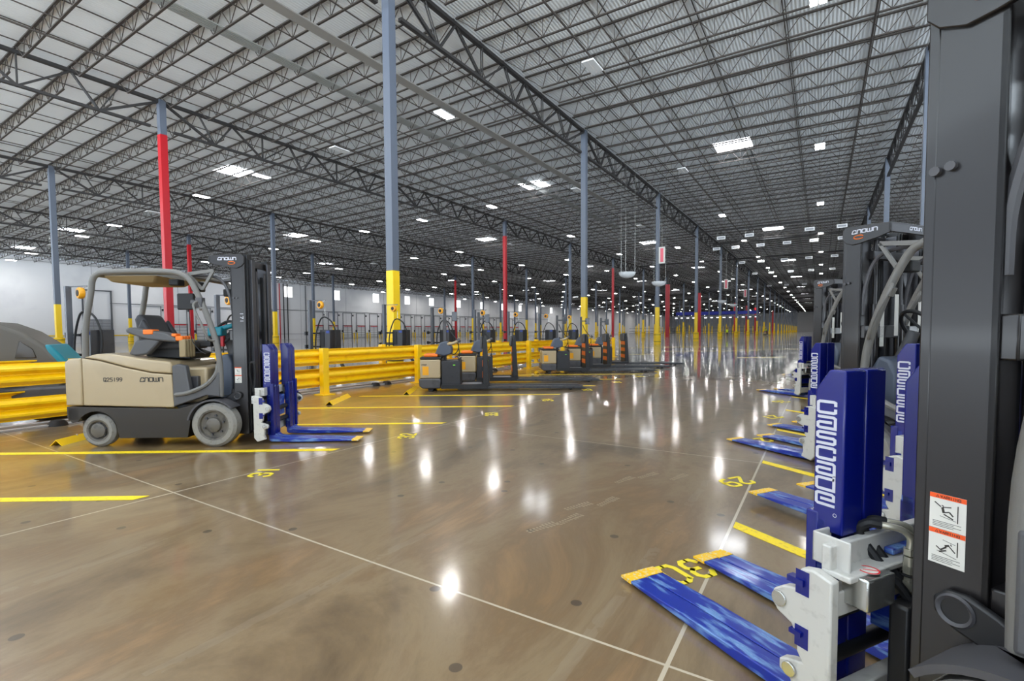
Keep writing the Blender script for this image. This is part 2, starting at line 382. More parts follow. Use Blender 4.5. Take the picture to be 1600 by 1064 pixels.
# ------------------------------------------------------------------ the building
XR = [22.4, 4.2, -14.0, -32.2, -50.4, -68.6, -86.8, -105.0]
ZR = [14.75, 15.1, 15.1, 14.75, 14.4, 14.08, 13.75, 13.4]
Y0, BAY = 13.9, 18.3
YEND = 424.
def zr(x):
    for i in range(7):
        if x >= XR[i+1]: return ZR[i+1]+(ZR[i]-ZR[i+1])*(x-XR[i+1])/(XR[i]-XR[i+1])
    return ZR[7]
BAYN = ['right of the central aisle', 'over the central aisle', 'just left of the aisle columns', 'in the third bay from the aisle', 'in the fourth bay from the aisle', 'in the fifth bay from the aisle', 'beside the far dock wall']
def shell():
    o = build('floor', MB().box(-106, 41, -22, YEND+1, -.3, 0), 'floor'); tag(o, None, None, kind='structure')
    mb = MB()
    xs = [41]+XR; zs = [14.4]+ZR
    for i in range(8):
        a, b = xs[i], xs[i+1]; za, zb = zs[i]+.22, zs[i+1]+.22
        mb.add([(a, -22, za), (b, -22, zb), (b, YEND+1, zb), (a, YEND+1, za), (a, -22, za+.2), (b, -22, zb+.2), (b, YEND+1, zb+.2), (a, YEND+1, za+.2)],
               [(0, 1, 2, 3), (7, 6, 5, 4), (0, 4, 5, 1), (1, 5, 6, 2), (2, 6, 7, 3), (3, 7, 4, 0)])
    tag(build('ceiling', mb, 'deck', smooth=False), None, None, kind='structure')
    tag(build('wall_left', MB().box(-105.6, -105.1, -22, YEND, 0, 13.6), 'wall'), None, None, kind='structure')
    tag(build('wall_back', MB().box(-105.6, 41, YEND, YEND+.5, 0, 15.5), 'wall'), None, None, kind='structure')
    tag(build('wall_right', MB().box(40.5, 41, 40, YEND, 0, 15), 'wall'), None, None, kind='structure')
    mb = MB()
    for k in range(20): mb.box(-105.1, -105.07, -20+k*13.4, -19.95+k*13.4, 0, 13.4)
    mb.box(-105.1, -105.0, -22, 250, 1.15, 1.25)
    tag(build('trim_1', mb, 'walls'), None, None, kind='structure')
shell()

def joist_meshes():
    L, D, n = 18.0, .86, 14; p = L/n
    top = MB().box(-L/2-.05, L/2+.05, -.055, .055, -.035, .03)
    bot = MB().box(-L/2+p*.75, L/2-p*.75, -.045, .045, -D, -D+.055)
    web = MB()
    xb = [-L/2+p*(i+.5)+p*.25*0 for i in range(n)]
    for i, x in enumerate(xb):
        a = -L/2+p*i; b = a+p; c = (x, 0, -D+.03)
        if i == 0: c = (x+p*.3, 0, -D+.03)
        if i == n-1: c = (x-p*.3, 0, -D+.03)
        web.beam((a, 0, -.02), c, .03, .03, (0, 1, 0), False); web.beam((b, 0, -.02), c, .03, .03, (0, 1, 0), False)
        if 0 < i < n-1: web.beam((x, 0, -.02), (x, 0, -D+.03), .02, .02, (0, 1, 0), False)
    return top, bot, web
SPN = ['nearest', 'second', 'third', 'fourth', 'fifth', 'sixth', 'seventh', 'eighth', 'ninth', 'tenth']
NTH = ['first', 'second', 'third', 'fourth', 'fifth', 'sixth', 'seventh', 'eighth', 'ninth']
def joists():
    top, bot, web = joist_meshes()
    ys = []
    for k in range(-6, 202):
        y = Y0+k*BAY/9
        if y > 1.5 and y < YEND-1: ys.append(y)
    cand = []
    for i in range(7):
        xa, xb = XR[i], XR[i+1]; xc = (xa+xb)/2
        for y in ys:
            if i == 0 and y < 30: continue
            if xc < -30 and y < (-xc)*.12: continue
            cand.append((hypot(max(0, -xc-9), y)+(25 if i == 0 else 0), i, y))
    cand.sort()
    proto = thing('roof_joist', '', 'roof joist', (0, 0, 0))
    KIDS[proto.name] = [build('top_chord', top, 'joist', proto, smooth=False), build('bottom_chord', bot, 'joist', proto, smooth=False), build('web', web, 'joist', proto, smooth=False)]
    first = True; pn = proto.name
    def place(o, i, y):
        xa, xb = XR[i], XR[i+1]; za, zb = ZR[i], ZR[i+1]
        o.location = ((xa+xb)/2, y, (za+zb)/2+.16); o.rotation_euler = (0, -math.atan2(za-zb, xa-xb), 0)
        sp_n = SPN[max(0, min(9, int((y-Y0+BAY+.1)//BAY)))]
        o['label'] = f'{NTH[int(round((y-Y0)/(BAY/9))) % 9]} dark open-web roof joist of the {sp_n} span {BAYN[i]}'; o['group'] = f'roof joists {BAYN[i]}'
    ind = cand[:296]
    for d, i, y in ind[1:]: place(dup(proto), i, y)
    place(proto, ind[0][1], ind[0][2])
    far = MB(); tv = top.v+bot.v; k1 = len(top.v)
    tf = top.f+[tuple(j+k1 for j in f) for f in bot.f]
    k2 = len(tv); av = tv+web.v; af = tf+[tuple(j+k2 for j in f) for f in web.f]
    for d, i, y in cand[296:]:
        xa, xb = XR[i], XR[i+1]; za, zb = ZR[i], ZR[i+1]; xc = (xa+xb)/2; zc = (za+zb)/2+.16; sl = (za-zb)/(xa-xb)
        vs, fs = (av, af) if y < 210 else (tv, tf)
        far.add([(xc+v[0], y+v[1], zc+v[2]+sl*v[0]) for v in vs], fs)
    o = build('distant_roof_joists', far, 'joist', smooth=False)
    tag(o, 'mass of distant dark roof joists receding under the deck', 'roof joist', kind='stuff')
joists()

def girders():
    D = 1.62; p = BAY/9
    top = MB().box(-.11, .11, 0, BAY, -.16, 0)
    bot = MB().box(-.09, .09, .6, BAY-.6, -D-.06, -D+.07)
    web = []
    tn = {0: .1, 9: BAY-.1}
    def T(k): return (0, tn.get(k, k*p), -.1)
    for b, ts in ((1.45, (0, 1, 2)), (3, (2, 3, 4)), (4.5, (4, 5)), (6, (5, 6, 7)), (7.55, (7, 8, 9))):
        for t in ts:
            w = .12 if t in (0, 9) else (.05 if t in (1, 3, 6, 8) else .08)
            for sx in (-.05, .05):
                a = Vector(T(t))+Vector((sx, 0, 0)); web.append(MB().beam(a, (sx, b*p, -D), .045, w, (0, 1, 0), False))
    wmb = MB()
    for m in web: wmb.add(m.v, m.f)
    proto = thing('roof_girder', '', 'roof truss')
    KIDS[proto.name] = [build('top_chord', top, 'girder', proto, smooth=False), build('bottom_chord', bot, 'girder', proto, smooth=False), build('web', wmb, 'girder', proto, smooth=False)]
    RN = ['far right', 'first right', 'first left', 'second left', 'third left', 'fourth left', 'fifth left']
    used = False
    for i in range(0, 7):
        for k in range(-1, 22):
            y = Y0+k*BAY
            if i == 0 and k < 2: continue
            if i >= 4 and k < 0 and False: continue
            o = proto if not used else dup(proto)
            used = True
            o.location = (XR[i], y, ZR[i])
            q = ORD[k+1]
            o['label'] = f'{q} span of dark steel girder truss on the {RN[i]} column row'
            o['group'] = f'girder trusses on the {RN[i]} column row'
girders()
def bridging():
    for i in range(0, 7):
        xa, xb = XR[i], XR[i+1]
        for j in range(5):
            x = xa+(xb-xa)*(j+.75)/5.5
            for zz, nm in ((.17, 'upper'), (-.66, 'lower')):
                y0 = 2 if i else 35
                o = build('joist_bridging', MB().box(x-.02, x+.02, y0, 300, zr(x)+zz-.02, zr(x)+zz+.02), 'joist', smooth=False)
                tag(o, f'{SPN[j] if j else "rightmost"} {nm} bridging bar from the right, {BAYN[i]}', 'bridging bar', f'{nm} joist bridging bars {BAYN[i]}')
bridging()

# skylights and high-bay lights
def lights():
    fr = MB()
    for a in ((-1.35, 1.35, -1.22, -1.1), (-1.35, 1.35, 1.1, 1.22), (-1.35, -1.25, -1.1, 1.1), (1.25, 1.35, -1.1, 1.1)): fr.box(*a, .165, .178)
    sk = thing('skylight', '', 'skylight')
    KIDS[sk.name] = [build('frame', fr, 'box', sk, smooth=False), build('dome', MB().add([(-1.25, -1.1, .164), (1.25, -1.1, .164), (1.25, 1.1, .164), (-1.25, 1.1, .164)], [(3, 2, 1, 0)]), 'sky', sk, smooth=False, fix=False)]
    first = True
    for i, ph in ((0, 0), (1, 1), (2, 1), (3, 0), (4, 1), (5, 0), (6, 0)):
        xc = (XR[i]+XR[i+1])/2-(1.0 if i == 1 else 0); n = 0
        for k in range(-1, 16):
            if (k+ph) % 2: continue
            y = 23.05+k*BAY
            if i == 0 and y < 60: continue
            o = sk if first else dup(sk); first = False
            o.location = (xc, y, zr(xc)+.035)
            q = ORD[n]; n += 1
            o['label'] = f'{q} bright skylight in the roof deck {BAYN[i]}'; o['group'] = 'skylights '+BAYN[i]
    def fixture(lit):
        t = thing('high_bay_light', '', 'ceiling light')
        hs = MB().box(-.3, .3, -.62, .62, 0, .07); hs.box(-.05, .05, -.3, .3, .07, .16)
        k = [build('housing', hs, 'box', t, .01)]
        for sx in (-1, 1): k.append(build('light_panel', MB().add([(sx*.16-.11, -.58, -.004), (sx*.16+.11, -.58, -.004), (sx*.16+.11, .58, -.004), (sx*.16-.11, .58, -.004)], [(3, 2, 1, 0)]), 'led' if lit else 'glassw', t, smooth=False, fix=False))
        rd = MB()
        for sy in (-.5, .5): rd.box(-.006, .006, sy-.006, sy+.006, .07, 1.38)
        k.append(build('hanger', rd, 'steel', t, smooth=False))
        KIDS[t.name] = k; return t
    pl, pu = fixture(True), fixture(False); ul = uu = False
    cnt = {}
    for i in range(0, 7):
        xc = (XR[i]+XR[i+1])/2
        for sd, s in (('right', 4.55), ('left', -4.55)):
            x = xc+s
            for k in range(-1, 21):
                y = 22.7+k*BAY
                if i == 0 and y < 50: continue
                if x < -30 and y < 8: continue
                lit = not ((i == 1 and s < 0 and k in (0, 1)) or (i == 2 and s > 0 and k in (1, 2)) or (i == 2 and s < 0 and k in (0,)) or (i >= 3 and (k*3+i+(s > 0)) % 5 == 0 and k < 4))
                if lit: o = pl if not ul else dup(pl); ul = True
                else: o = pu if not uu else dup(pu); uu = True
                o.location = (x, y, zr(x)-1.15)
                n = cnt.get((i, sd), 0); cnt[(i, sd)] = n+1
                q = ORD[n]
                o['label'] = f'{q} {"lit" if lit else "unlit"} high-bay light, {sd} line, {BAYN[i]}'
                o['group'] = f'high-bay lights in the {sd} line {BAYN[i]}'
    for a, nm in ((pl, ul), (pu, uu)):
        if not nm: print('unused proto')
lights()

# roof-level bands and pipes
def bands():
    o = build('cable_tray', MB().box(-18.6, -18.05, 4, 50, 14.2, 14.26), 'strip1', smooth=False); tag(o, 'flat grey duct band running under the joists left of the near column', 'duct')
    mb = MB()
    for k in range(6): mb.tube([(-22.1-k*.12, 4, 14.62), (-22.1-k*.12, 62, 14.62)], .035, 6)
    o = build('conduit_run', mb, 'strip2'); tag(o, 'pale bundle of parallel conduits running under the roof deck', 'conduits')
    for n, (x, y1) in enumerate(((-9.3, 260), (-27.5, 200), (1.6, 260), (-45.7, 200))):
        o = build('sprinkler_pipe', MB().tube([(x, 2, zr(x)-.98), (x, y1, zr(x)-.98)], .045, 8), 'joist')
        tag(o, 'long dark sprinkler pipe under the joists '+['over the aisle', 'in the bay left of the aisle columns', 'at the right edge of the aisle', 'in the third bay'][n], 'pipe')
    for y, xa, xb, z in ((77.8, -13.6, 4, 13.9), (68.0, -13.6, 4, 14.0), (96, -30, 4, 13.9)):
        o = build('cross_main_pipe', MB().tube([(xa, y, z), (xb, y, z)], .11, 8), 'girder'); tag(o, f'thick dark pipe crossing the aisle ceiling, {"nearer" if y<70 else ("middle" if y<80 else "farther")} one', 'pipe')
bands()

# ------------------------------------------------------------------ columns
def columns():
    RN = ['outermost right row', 'row at the right of the aisle', 'first row left of the aisle', 'second row left of the aisle', 'third row left of the aisle', 'fourth row left of the aisle', 'fifth row left of the aisle']
    w = .178
    for i in range(0, 7):
        protos = {}
        for k in range(-1, 21):
            x, y = XR[i], Y0+k*BAY
            if i == 0 and k < 3: continue
            if k == -1 and i != 1: continue
            kind = 'plain'
            if i == 3 and k in (0, 2, 4, 8): kind = 'red'
            if i == 5 and k in (1, 4): kind = 'red'
            if kind not in protos:
                t = thing('steel_column', '', 'column'); t['kind'] = 'thing'; ks = []
                ht = ZR[i]
                if kind == 'plain':
                    ks.append(build('shaft', MB().box(-w, w, -w, w, 3.74, ht), 'col', t, .012))
                    ks.append(build('yellow_base', MB().box(-w-.004, w+.004, -w-.004, w+.004, 0, 3.74), 'yel', t, .012))
                    pr = [(.34, 0), (.34, .12)]
                    for q in range(6): pr += [(.36, .13+q*.17), (.36, .25+q*.17), (.345, .26+q*.17), (.345, .29+q*.17)]
                    pr += [(.3, 1.14), (.26, 1.16), (.26, .02)]
                    cg = build('column_guard', MB().lathe(pr, n=24), 'yel', t); ks.append(cg)
                    sb = build('strap', MB().lathe([(.368, .27), (.368, .31)], n=24).lathe([(.368, .95), (.368, .99)], n=24), 'strap', cg); KIDS[cg.name] = [sb]
                else:
                    ks.append(build('shaft', MB().box(-w, w, -w, w, 12.8, ht), 'col', t, .012))
                    ks.append(build('red_casing', MB().box(-w-.01, w+.01, -w-.01, w+.01, 0, 12.8), 'red', t, .012))
                KIDS[t.name] = ks; protos[kind] = t; o = t
            else: o = dup(protos[kind])
            o.location = (x, y, 0)
            n = k+1 if i == 1 else k
            q = ORD[n]
            o['label'] = f'{q} {"red-painted" if kind=="red" else "grey, yellow-based"} steel column in the {RN[i]}'; o['group'] = 'columns of the '+RN[i]
    # tall red-clad fire columns far down the hall
    for n, (x, y, wd, h_) in enumerate(((-28.4, 110.4, .62, 11.4), (-31.0, 157, .62, 12.6), (-28.6, 211, .5, 12), (-27.7, 239, .6, 12), (-26.7, 263, .6, 12), (-22.9, 310, .6, 12))):
        t = thing('red_fire_column', f'{ORD[n]} tall broad red fire column standing on the far floor', 'red column', (x, y, 0), 0, 'tall red fire columns'); t['kind'] = 'thing'
        build('red_casing', MB().box(-wd/1.6, wd/1.6, -wd/1.6, wd/1.6, 0, h_), 'red', t, .02); build('shaft', MB().box(-.2, .2, -.2, .2, h_, 14.2), 'girder', t)
columns()

# ------------------------------------------------------------------ left dock wall: doors, windows, pipes
def dock_wall():
    d = thing('dock_door', '', 'dock door')
    pn = MB()
    for q in range(5): pn.box(-.03, .03, -1.3, 1.3, .05+q*.62, .63+q*.62)
    fr = MB().box(-.02, .15, -1.5, -1.36, 0, 3.3).box(-.02, .15, 1.36, 1.5, 0, 3.3).box(-.02, .2, -1.5, 1.5, 3.2, 3.35).box(-.02, .12, -1.45, -1.38, 3.3, 6.6).box(-.02, .12, 1.38, 1.45, 3.3, 6.6).box(0, .12, -1.5, 1.5, 6.5, 6.6)
    gr = MB()
    for q in range(5): gr.box(.16, .2, -1.36, 1.36, .2+q*.62, .26+q*.62)
    gr.box(.16, .2, -.03, .03, .2, 3.1)
    bl = MB().lathe([(.16, 0), (.16, 1.3), (.1, 1.38), (0, 1.4)], (.5, -1.75, 0), n=10)
    bl2 = MB().lathe([(.16, 0), (.16, 1.3), (.1, 1.38), (0, 1.4)], (.5, 1.75, 0), n=10)
    rh = MB().box(.1, .35, -1.9, -1.6, 1.6, 2.1).box(.1, .4, 1.55, 1.75, 5.7, 6.1)
    sg = MB().box(.15, .22, -1.2, 1.2, 3.05, 3.25)
    KIDS[d.name] = [build('door_panel', pn, 'door', d, smooth=False), build('track', fr, 'dframe', d, smooth=False), build('screen_gate', gr, 'dframe', d, smooth=False),
                    build('bollard', bl, 'yel', d), build('bollard', bl2, 'yel', d), build('dock_light', rh, 'dblack', d, smooth=False), build('red_barrier', sg, 'redl', d, smooth=False)]
    first = True; n = 0
    for k in range(0, 30):
        y = 42.5+k*4.5
        if k in (6, 7): continue
        o = d if first else dup(d); first = False
        o.location = (-105.0, y, 0)
        q = f'{["first","second","third","fourth","fifth","sixth","seventh","eighth","ninth","tenth","eleventh","twelfth","thirteenth","fourteenth","fifteenth","sixteenth"][n] if n<16 else "distant"}'
        n += 1
        o['label'] = f'{q} dock door along the left wall, counted from the forklift end'; o['group'] = 'dock doors along the left wall'
    # drive-in door with tall tracks seen through the forklift
    t = thing('drive_in_door', 'tall drive-in door with ribbed lower panels seen behind the parked forklift', 'door', (-105.0, 34.2, 0))
    pn = MB()
    for q in range(8):
        for c in range(3): pn.box(-.03, .04, -1.8+c*1.22, -.62+c*1.22, .05+q*.5, .5+q*.5)
    build('door_panel', pn, 'wtrim', t, smooth=False)
    build('track', MB().box(0, .2, -2.1, -1.9, 0, 9).box(0, .2, 1.9, 2.1, 0, 9).box(0, .25, -2.1, 2.1, 8.8, 9), 'dframe', t, smooth=False)
    win = thing('clerestory_window', '', 'window')
    KIDS[win.name] = [build('pane', MB().box(0, .04, -1.05, 1.05, -1.2, 1.2), 'win', win, smooth=False), build('frame', MB().box(0, .07, -1.2, 1.2, 1.2, 1.3).box(0, .07, -1.2, 1.2, -1.3, -1.2).box(0, .07, -1.2, -1.05, -1.2, 1.2).box(0, .07, 1.05, 1.2, -1.2, 1.2), 'box', win, smooth=False)]
    first = True
    for n, y in enumerate((57.3, 70.6, 84.2, 97.6, 110, 121, 135, 149, 162, 176, 190, 204, 218)):
        o = win if first else dup(win); first = False
        o.location = (-105.07, y, 11.0)
        o['label'] = f'{ORD[n]} small bright window high on the left dock wall'; o['group'] = 'high windows of the left wall'
    for n, (y, m_) in enumerate(((68.2, 'red'), (69.2, 'mblack'), (70.2, 'mblack'), (75, 'dframe'))):
        o = build('riser_pipe', MB().tube([(-104.8, y, 0), (-104.8, y, 12.8)], .12, 8), m_); tag(o, f'{["red-brown","first black","second black","thin grey"][n]} riser pipe on the left wall', 'pipe', 'riser pipes on the left wall')
    o = build('wall_pipe', MB().tube([(-104.85, 36, 6.8), (-104.85, 200, 6.8)], .06, 6), 'dframe'); tag(o, 'long thin horizontal pipe above the dock doors', 'pipe')
    o = build('yellow_rail', MB().box(-103.6, -103.5, -10, 42, 1.1, 1.3), 'yel'); tag(o, 'thin yellow barrier rail along the foot of the left wall', 'barrier')
dock_wall()

# ------------------------------------------------------------------ far hall: mezzanine, domes, signs, people
def far_hall():
    t = thing('conveyor_mezzanine', 'distant elevated conveyor with blue side beams and white lamps', 'conveyor', (-31.5, 187, 0))
    build('blue_beam', MB().box(-13.5, 13.5, -.3, .3, 6.9, 8.0), 'mesh', t); build('deck', MB().box(-14, 14, -2, 3, 6.2, 6.5), 'wtrim', t)
    pb = MB()
    for k in range(8): pb.box(-13.7+k*3.8, -13.5+k*3.8, -1.6, -1.4, 0, 6.3)
    build('support_posts', pb, 'dframe', t)
    lb = MB()
    for k in range(14): lb.box(-13.4+k*2.0, -12.6+k*2.0, -2.0, -1.8, 5.7, 5.95)
    build('lamp_strip', lb, M['win'], t); build('guard_fence', MB().box(-30, 14, -3, -2.9, 1.0, 1.15).box(-30, 14, -3, -2.9, 2.2, 2.3).box(-30, 14, -3, -2.9, .2, .35), 'dframe', t)
    # dome mirrors
    d = thing('dome_mirror', '', 'dome mirror'); pr = [(.64*sin(radians(a)), -.42*cos(radians(a))) for a in range(0, 91, 10)]+[(.66, .02), (.6, .03), (.05, .04)]
    ks = [build('dome', MB().lathe(pr, n=28), 'glassw', d)]
    w = MB()
    for a in range(3): w.tube([(.6*cos(a*2.1), .6*sin(a*2.1), 0), (.6*cos(a*2.1), .6*sin(a*2.1), 9.47)], .012, 5)
    ks.append(build('hanging_wire', w, 'steel', d)); KIDS[d.name] = ks
    for n, (x, y) in enumerate(((-13.1, 37.4), (-13.1, 46.2), (-13.2, 81), (-13.4, 94))):
        o = d if n == 0 else dup(d); o.location = (x+.4, y, 5.85)
        o['label'] = f'{ORD[n]} white half-dome mirror hanging on wires beside the aisle columns'; o['group'] = 'hanging dome mirrors'
    s = thing('hanging_aisle_sign', '', 'sign')
    mid = MB().box(-.15, .15, -.022, .022, -.66, .66)
    KIDS[s.name] = [build('panel', MB().box(-.3, .3, -.015, .015, -.8, .8), 'decal', s), build('red_field', mid, 'redpink', s), build('hanger_rod', MB().box(-.01, .01, -.01, .01, .8, 6.62), 'steel', s)]
    for n, (x, y, z) in enumerate(((-13.3, 49.4, 8.75), (-13.3, 88, 8.9), (-13.3, 112, 8.9))):
        o = s if n == 0 else dup(s); o.location = (x, y, z); o['label'] = f'{ORD[n]} tall white and red sign hanging beside the aisle columns'; o['group'] = 'tall hanging signs'
    b = thing('hanging_location_sign', '', 'sign')
    KIDS[b.name] = [build('frame', MB().box(-.5, .5, -.03, .03, -.2, .2), 'box', b), build('face', MB().box(-.38, .38, -.034, .034, -.1, .1), 'wtrim', b), build('hanger', MB().box(-.45, -.43, -.01, .01, .2, 2.36).box(.43, .45, -.01, .01, .2, 2.36), 'steel', b)]
    n = 0
    for y, z, xs in ((67.8, 13.0, (-10.9, -7.7, -1.4, 1.7)), (77.8, 13.2, (-13.1, -10.6, -7.4, -4.2, -1.1, 2)), (96, 13.2, (-12, -9, -5.5, -2, 1.5)), (116, 13.2, (-12, -9, -5.5, -2, 1.5)), (150, 13.2, (-12, -8, -4, 0))):
        for j, x in enumerate(xs):
            o = b if n == 0 else dup(b); n += 1; o.location = (x, y, z)
            o['label'] = f'small white sign {["one","two","three","four","five","six"][j]} from the left in the {ORD[(67.8,77.8,96,116,150).index(y)]} ceiling row'; o['group'] = 'small hanging ceiling signs'
M['redpink'] = mat('faded red', (235, 110, 125), .5)
far_hall()

def person(loc, rz, label, vest='vest', scale=1.0, ride=False):
    t = thing('person', label, 'person', loc, rz)
    vs = [(0, 0, .95), (0, 0, 1.15), (0, .01, 1.38), (0, 0, 1.5), (0, .01, 1.58), (0, .02, 1.68),
          (.09, 0, .88), (.1, .05, .5), (.1, 0, .1), (.1, .12, .05), (-.09, 0, .88), (-.1, -.1, .5), (-.1, -.2, .12), (-.1, -.08, .05),
          (.2, 0, 1.4), (.27, 0, 1.12), (.24, .2, 1.0), (-.2, 0, 1.4), (-.27, .02, 1.12), (-.22, .22, 1.05)]
    es = [(0, 1), (1, 2), (2, 3), (3, 4), (4, 5), (0, 6), (6, 7), (7, 8), (8, 9), (0, 10), (10, 11), (11, 12), (12, 13), (2, 14), (14, 15), (15, 16), (2, 17), (17, 18), (18, 19)]
    rd = [.14, .13, .15, .06, .09, .1, .1, .065, .045, .04, .1, .065, .045, .04, .06, .045, .035, .06, .045, .035]
    me = bpy.data.meshes.new('body'); me.from_pydata(vs, es, []); me.materials.append(M['cloth'])
    o = bpy.data.objects.new('body', me); COL.objects.link(o); o.parent = t
    md = o.modifiers.new('skin', 'SKIN'); sk = me.skin_vertices[0].data if me.skin_vertices else None
    if sk is None:
        bpy.context.view_layer.objects.active = o
    if me.skin_vertices:
        for i, r in enumerate(rd): me.skin_vertices[0].data[i].radius = (r, r*.8)
        me.skin_vertices[0].data[0].use_root = True
    o.modifiers.new('sub', 'SUBSURF').levels = 1; o.modifiers['sub'].render_levels = 2
    build('vest', MB().lathe([(.17, .98), (.19, 1.2), (.2, 1.38), (.12, 1.5), (.07, 1.5)], n=14).xf(lambda v: Vector((v.x*1.15, v.y*.85, v.z))), vest, t)
    build('head', MB().lathe([(.001, 1.8), (.06, 1.78), (.095, 1.7), (.09, 1.6), (.05, 1.54), (.001, 1.52)], (0, .02, 0), n=12), 'skin', t)
    build('hair', MB().lathe([(.001, 1.83), (.08, 1.8), (.108, 1.7), (.1, 1.66)], (0, .0, 0), n=12), 'cloth', t)
    return t
person((-14.3, 96.4, 0), radians(20), 'person in a yellow safety vest walking by the far aisle columns')

# ------------------------------------------------------------------ floor markings
def floor_marks():
    names = ['first', 'second', 'third', 'fourth', 'fifth', 'sixth', 'seventh', 'eighth', 'ninth']
    a = radians(34); d = Vector((cos(a), sin(a), 0))
    for k in range(9):
        y = 1.79+k*1.965; p = Vector((-4.75, y, .002)); L = 4.3 if k else 8
        # far end of every line is cut parallel to the joint
        q = p-d*L; w = .05/cos(a)
        mb = MB().add([(p.x, p.y-w, .001), (p.x, p.y+w, .001), (q.x, q.y+w, .001), (q.x, q.y-w, .001), (p.x, p.y-w, .003), (p.x, p.y+w, .003), (q.x, q.y+w, .003), (q.x, q.y-w, .003)],
                      [(0, 1, 2, 3), (4, 5, 6, 7), (0, 1, 5, 4), (1, 2, 6, 5), (2, 3, 7, 6), (3, 0, 4, 7)])
        o = build('stall_line', mb, 'linep', smooth=False); tag(o, f'{names[k]} slanted yellow stall line on the left side, counted from the camera', 'floor line', 'yellow stall lines on the left')
    a = radians(-33); d = Vector((cos(a), sin(a), 0))
    for k in range(-1, 8):
        y = 3.74+k*1.965; p = Vector((-.49, y, .002)); q = p+d*2.9; w = .05/cos(a)
        mb = MB().add([(p.x, p.y-w, .001), (p.x, p.y+w, .001), (q.x, q.y+w, .001), (q.x, q.y-w, .001), (p.x, p.y-w, .003), (p.x, p.y+w, .003), (q.x, q.y+w, .003), (q.x, q.y-w, .003)],
                      [(0, 1, 2, 3), (4, 5, 6, 7), (0, 1, 5, 4), (1, 2, 6, 5), (2, 3, 7, 6), (3, 0, 4, 7)])
        o = build('stall_line', mb, 'linep', smooth=False); tag(o, f'{names[k+1]} slanted yellow stall line on the right side, counted from the camera', 'floor line', 'yellow stall lines on the right')
    def number(s, x, y, up, label, h=.19):
        u = Vector((cos(radians(up)), sin(radians(up)), 0)); r = Vector((u.y, -u.x, 0))
        w = .11; gp = .06; org = Vector((x, y, .001))-r*(w+gp/2)-u*(h/2)
        mb = MB(); text(mb, s, org, r, u, h, w, gp, .032, .002)
        tag(build('stall_number', mb, 'numb', smooth=False), label, 'floor number', 'stencilled stall numbers')
    for k, s in enumerate(('30', '29', '28', '27', '26', '25')): number(s, -.625, 2.86+k*1.965, -33, f'{ORD[k]} yellow stencilled number at the right-hand stalls, reading {s}')
    for k, s in enumerate(('31', '32', '33', '34', '35', '36', '37')): number(s, -4.58, 2.77+k*1.985, 214, f'{ORD[k]} yellow stencilled number at the left-hand stalls, reading {s}')
    for n, (p, q) in enumerate((((-17, 36), (-8, 43)), ((-13, 41), (-6, 46.5)), ((-9, 33), (-3.5, 37)), ((-5, 38), (-1, 41)), ((-11, 27), (-8, 29.2)), ((-3.5, 27), (-1.5, 28.5)), ((-7, 50), (0, 55.5)))):
        p = Vector((*p, .002)); q = Vector((*q, .002))
        o = build('lane_line', MB().beam(p, q, .12, .003), 'linep', smooth=False); tag(o, f'{names[n]} slanted yellow line painted on the distant grey floor', 'floor line', 'lines on the distant floor')
    # angle-iron wheel stops
    for n, (x, y) in enumerate(((-7.9, 2.1), (-7.82, 6.05), (-7.66, 7.95), (-7.7, 14.0))):
        L = (.62, 1.2, 1.3, .5)[n]; t = thing('wheel_stop', f'yellow angle-iron wheel stop on the floor {["behind the beige forklift","nearest the guardrail post, left of the pallet trucks","just left of the first pallet truck","left of the third pallet truck"][n]}', 'wheel stop', (x, y, 0), radians(124), 'yellow wheel stops')
        build('stop_bar', MB().prism([(-.075, .0), (.0, .075), (.075, .0), (.063, 0), (0, .063), (-.063, 0)], 0, L, 'yz'), 'rail', t); build('bolt', MB().cyl((L/2, 0, .066), (L/2, 0, .082), .012, 6), 'steel', t)
floor_marks()
def footprints():
    sole = [(-.12, -.03), (-.13, .0), (-.12, .03), (-.06, .032), (.02, .03), (.08, .047), (.13, .035), (.15, 0), (.13, -.035), (.08, -.045), (.02, -.028), (-.06, -.03)]
    for n, (x, y, a) in enumerate(((-1.62, 2.98, 70), (-1.52, 3.22, 78), (-1.58, 3.5, 66), (-1.42, 3.72, 80), (-1.5, 4.35, 75), (-1.36, 4.6, 70), (-1.1, 4.7, 74))):
        mb = MB()
        for k in range(9):
            u0 = -.12+k*.03; hw = .026 if u0 < .03 else .038
            for q in (-1, 1): mb.add([(u0, q*.004, .0008), (u0+.018, q*.004, .0008), (u0+.022, q*hw, .0008), (u0+.006, q*hw, .0008)], [(0, 1, 2, 3)])
        o = build('shoe_print', mb, 'dust', smooth=False); o.location = (x, y, 0); o.rotation_euler = (0, 0, radians(a)); tag(o, f'pale dusty shoe print on the brown floor, {ORD[n]} of the trail', 'shoe print', 'trail of shoe prints')
M['dust'] = mat('dust', (150, 134, 110), .5)
footprints()

